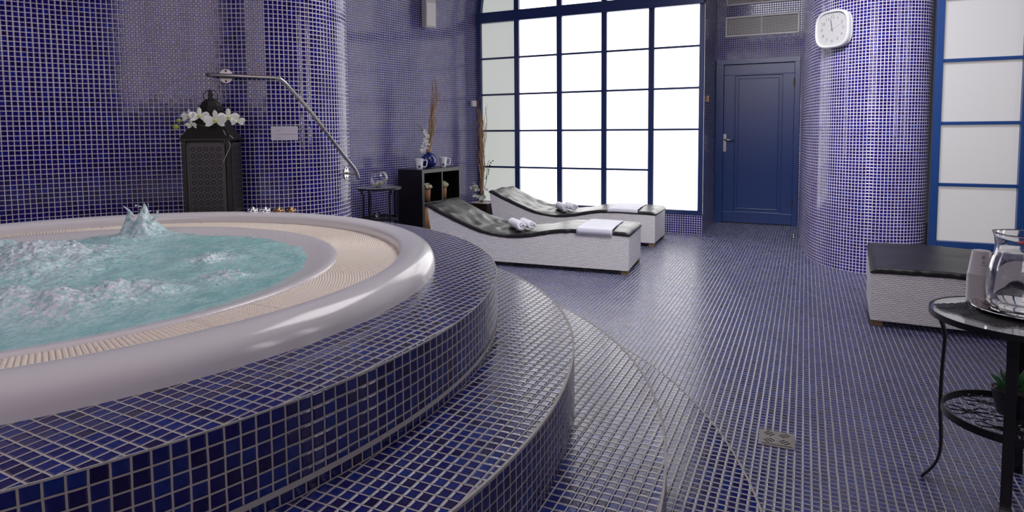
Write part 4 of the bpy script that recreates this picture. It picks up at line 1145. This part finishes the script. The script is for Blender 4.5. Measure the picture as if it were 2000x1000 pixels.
mb.add(vs, fs); mb.build('case', M_clockc, t, smooth=True)
mb = MB(); mb.add([(rt * x + up * y + nrm * .011) for x, y in sq(.134)], [tuple(range(64))]); mb.build('dial', M_clockf, t)
def hand(ang, L, w_, d, back=.02):
    a = math.radians(ang); dv = rt * math.sin(a) + up * math.cos(a); sv = rt * math.cos(a) - up * math.sin(a); mb = MB()
    mb.add([dv * -back - sv * w_ + nrm * d, dv * -back + sv * w_ + nrm * d, dv * L + sv * w_ * .7 + nrm * d, dv * L - sv * w_ * .7 + nrm * d,
            dv * -back - sv * w_ + nrm * (d - .001), dv * -back + sv * w_ + nrm * (d - .001), dv * L + sv * w_ * .7 + nrm * (d - .001), dv * L - sv * w_ * .7 + nrm * (d - .001)],
           [(0, 1, 2, 3), (7, 6, 5, 4), (0, 4, 5, 1), (1, 5, 6, 2), (2, 6, 7, 3), (3, 7, 4, 0)])
    return mb
hand(-13, .092, .0022, .016).build('minute_hand', M_ink, t)
hand(-7, .072, .0028, .0145).build('hour_hand', simple('grey_hand', (.25, .25, .25), .4), t)
hand(64, .10, .0011, .018, .03).build('second_hand', M_clockc, t)
mb = MB(); mb.tube([nrm * .012, nrm * .02], .006, 14); mb.build('hub', M_steel, t)
mb = MB()
for k in range(12):
    a = k * PI / 6; r = .122 if k % 3 else .118
    p = rt * math.sin(a) * r + up * math.cos(a) * r; R_ = Matrix((rt, nrm, up)).transposed()
    mb.box(p + nrm * .0118, (.002, .0006, .007), R_ @ Matrix.Rotation(-0, 3, 'Y'))
mb.build('minute_marks', M_ink, t)
for k in range(1, 13):
    a = k * PI / 6; cv = bpy.data.curves.new('numeral', 'FONT'); cv.body = str(k); cv.size = .034; cv.align_x = 'CENTER'; cv.align_y = 'CENTER'; cv.extrude = .0003
    fo_ = bpy.data.objects.new('numeral', cv); cv.materials.append(simple('numeral_grey', (.16, .16, .16), .5) if k == 1 else bpy.data.materials['numeral_grey'])
    p = CK + rt * math.sin(a) * .096 + up * math.cos(a) * .096 + nrm * .0115
    M_ = Matrix((rt, up, nrm)).transposed().to_4x4(); M_.translation = p
    COL.objects.link(fo_); bpy.context.view_layer.update(); me = bpy.data.meshes.new_from_object(fo_.evaluated_get(bpy.context.evaluated_depsgraph_get())); bpy.data.objects.remove(fo_)
    o = bpy.data.objects.new('numeral', me); COL.objects.link(o); o.parent = t
    o.matrix_parent_inverse = Matrix.Identity(4); o.matrix_basis = Matrix.Translation(-CK) @ M_

# ------------------------------------------------------------ floor drain
t = thing('floor_drain', (-.072, 2.487, 0), 'square steel floor drain cover in the navy mosaic floor', 'drain')
R = Matrix.Rotation(math.radians(2), 3, 'Z')
mb = MB(); mb.box((0, 0, .001), (.126, .126, .003), R); mb.build('drain_frame', M_dsteel, t, bevel=.0008)
mb = MB(); mb.box((0, 0, .0035), (.104, .104, .004), R); mb.mi = 1
for sx in (-1, 1):
    for sy in (-1, 1):
        for k in range(3):
            a = math.radians(45 * sx * sy * -1) ; o_ = (k - 1) * .013
            c = Vector((sx * .027, sy * .027, .0057)) + Vector((math.cos(a + PI / 2) * o_, math.sin(a + PI / 2) * o_, 0))
            mb.box(R @ c, (.032 if k == 1 else .026, .0052, .0006), R @ Matrix.Rotation(a, 3, 'Z'))
mb.build('drain_cover', [M_dsteel, M_hole], t)
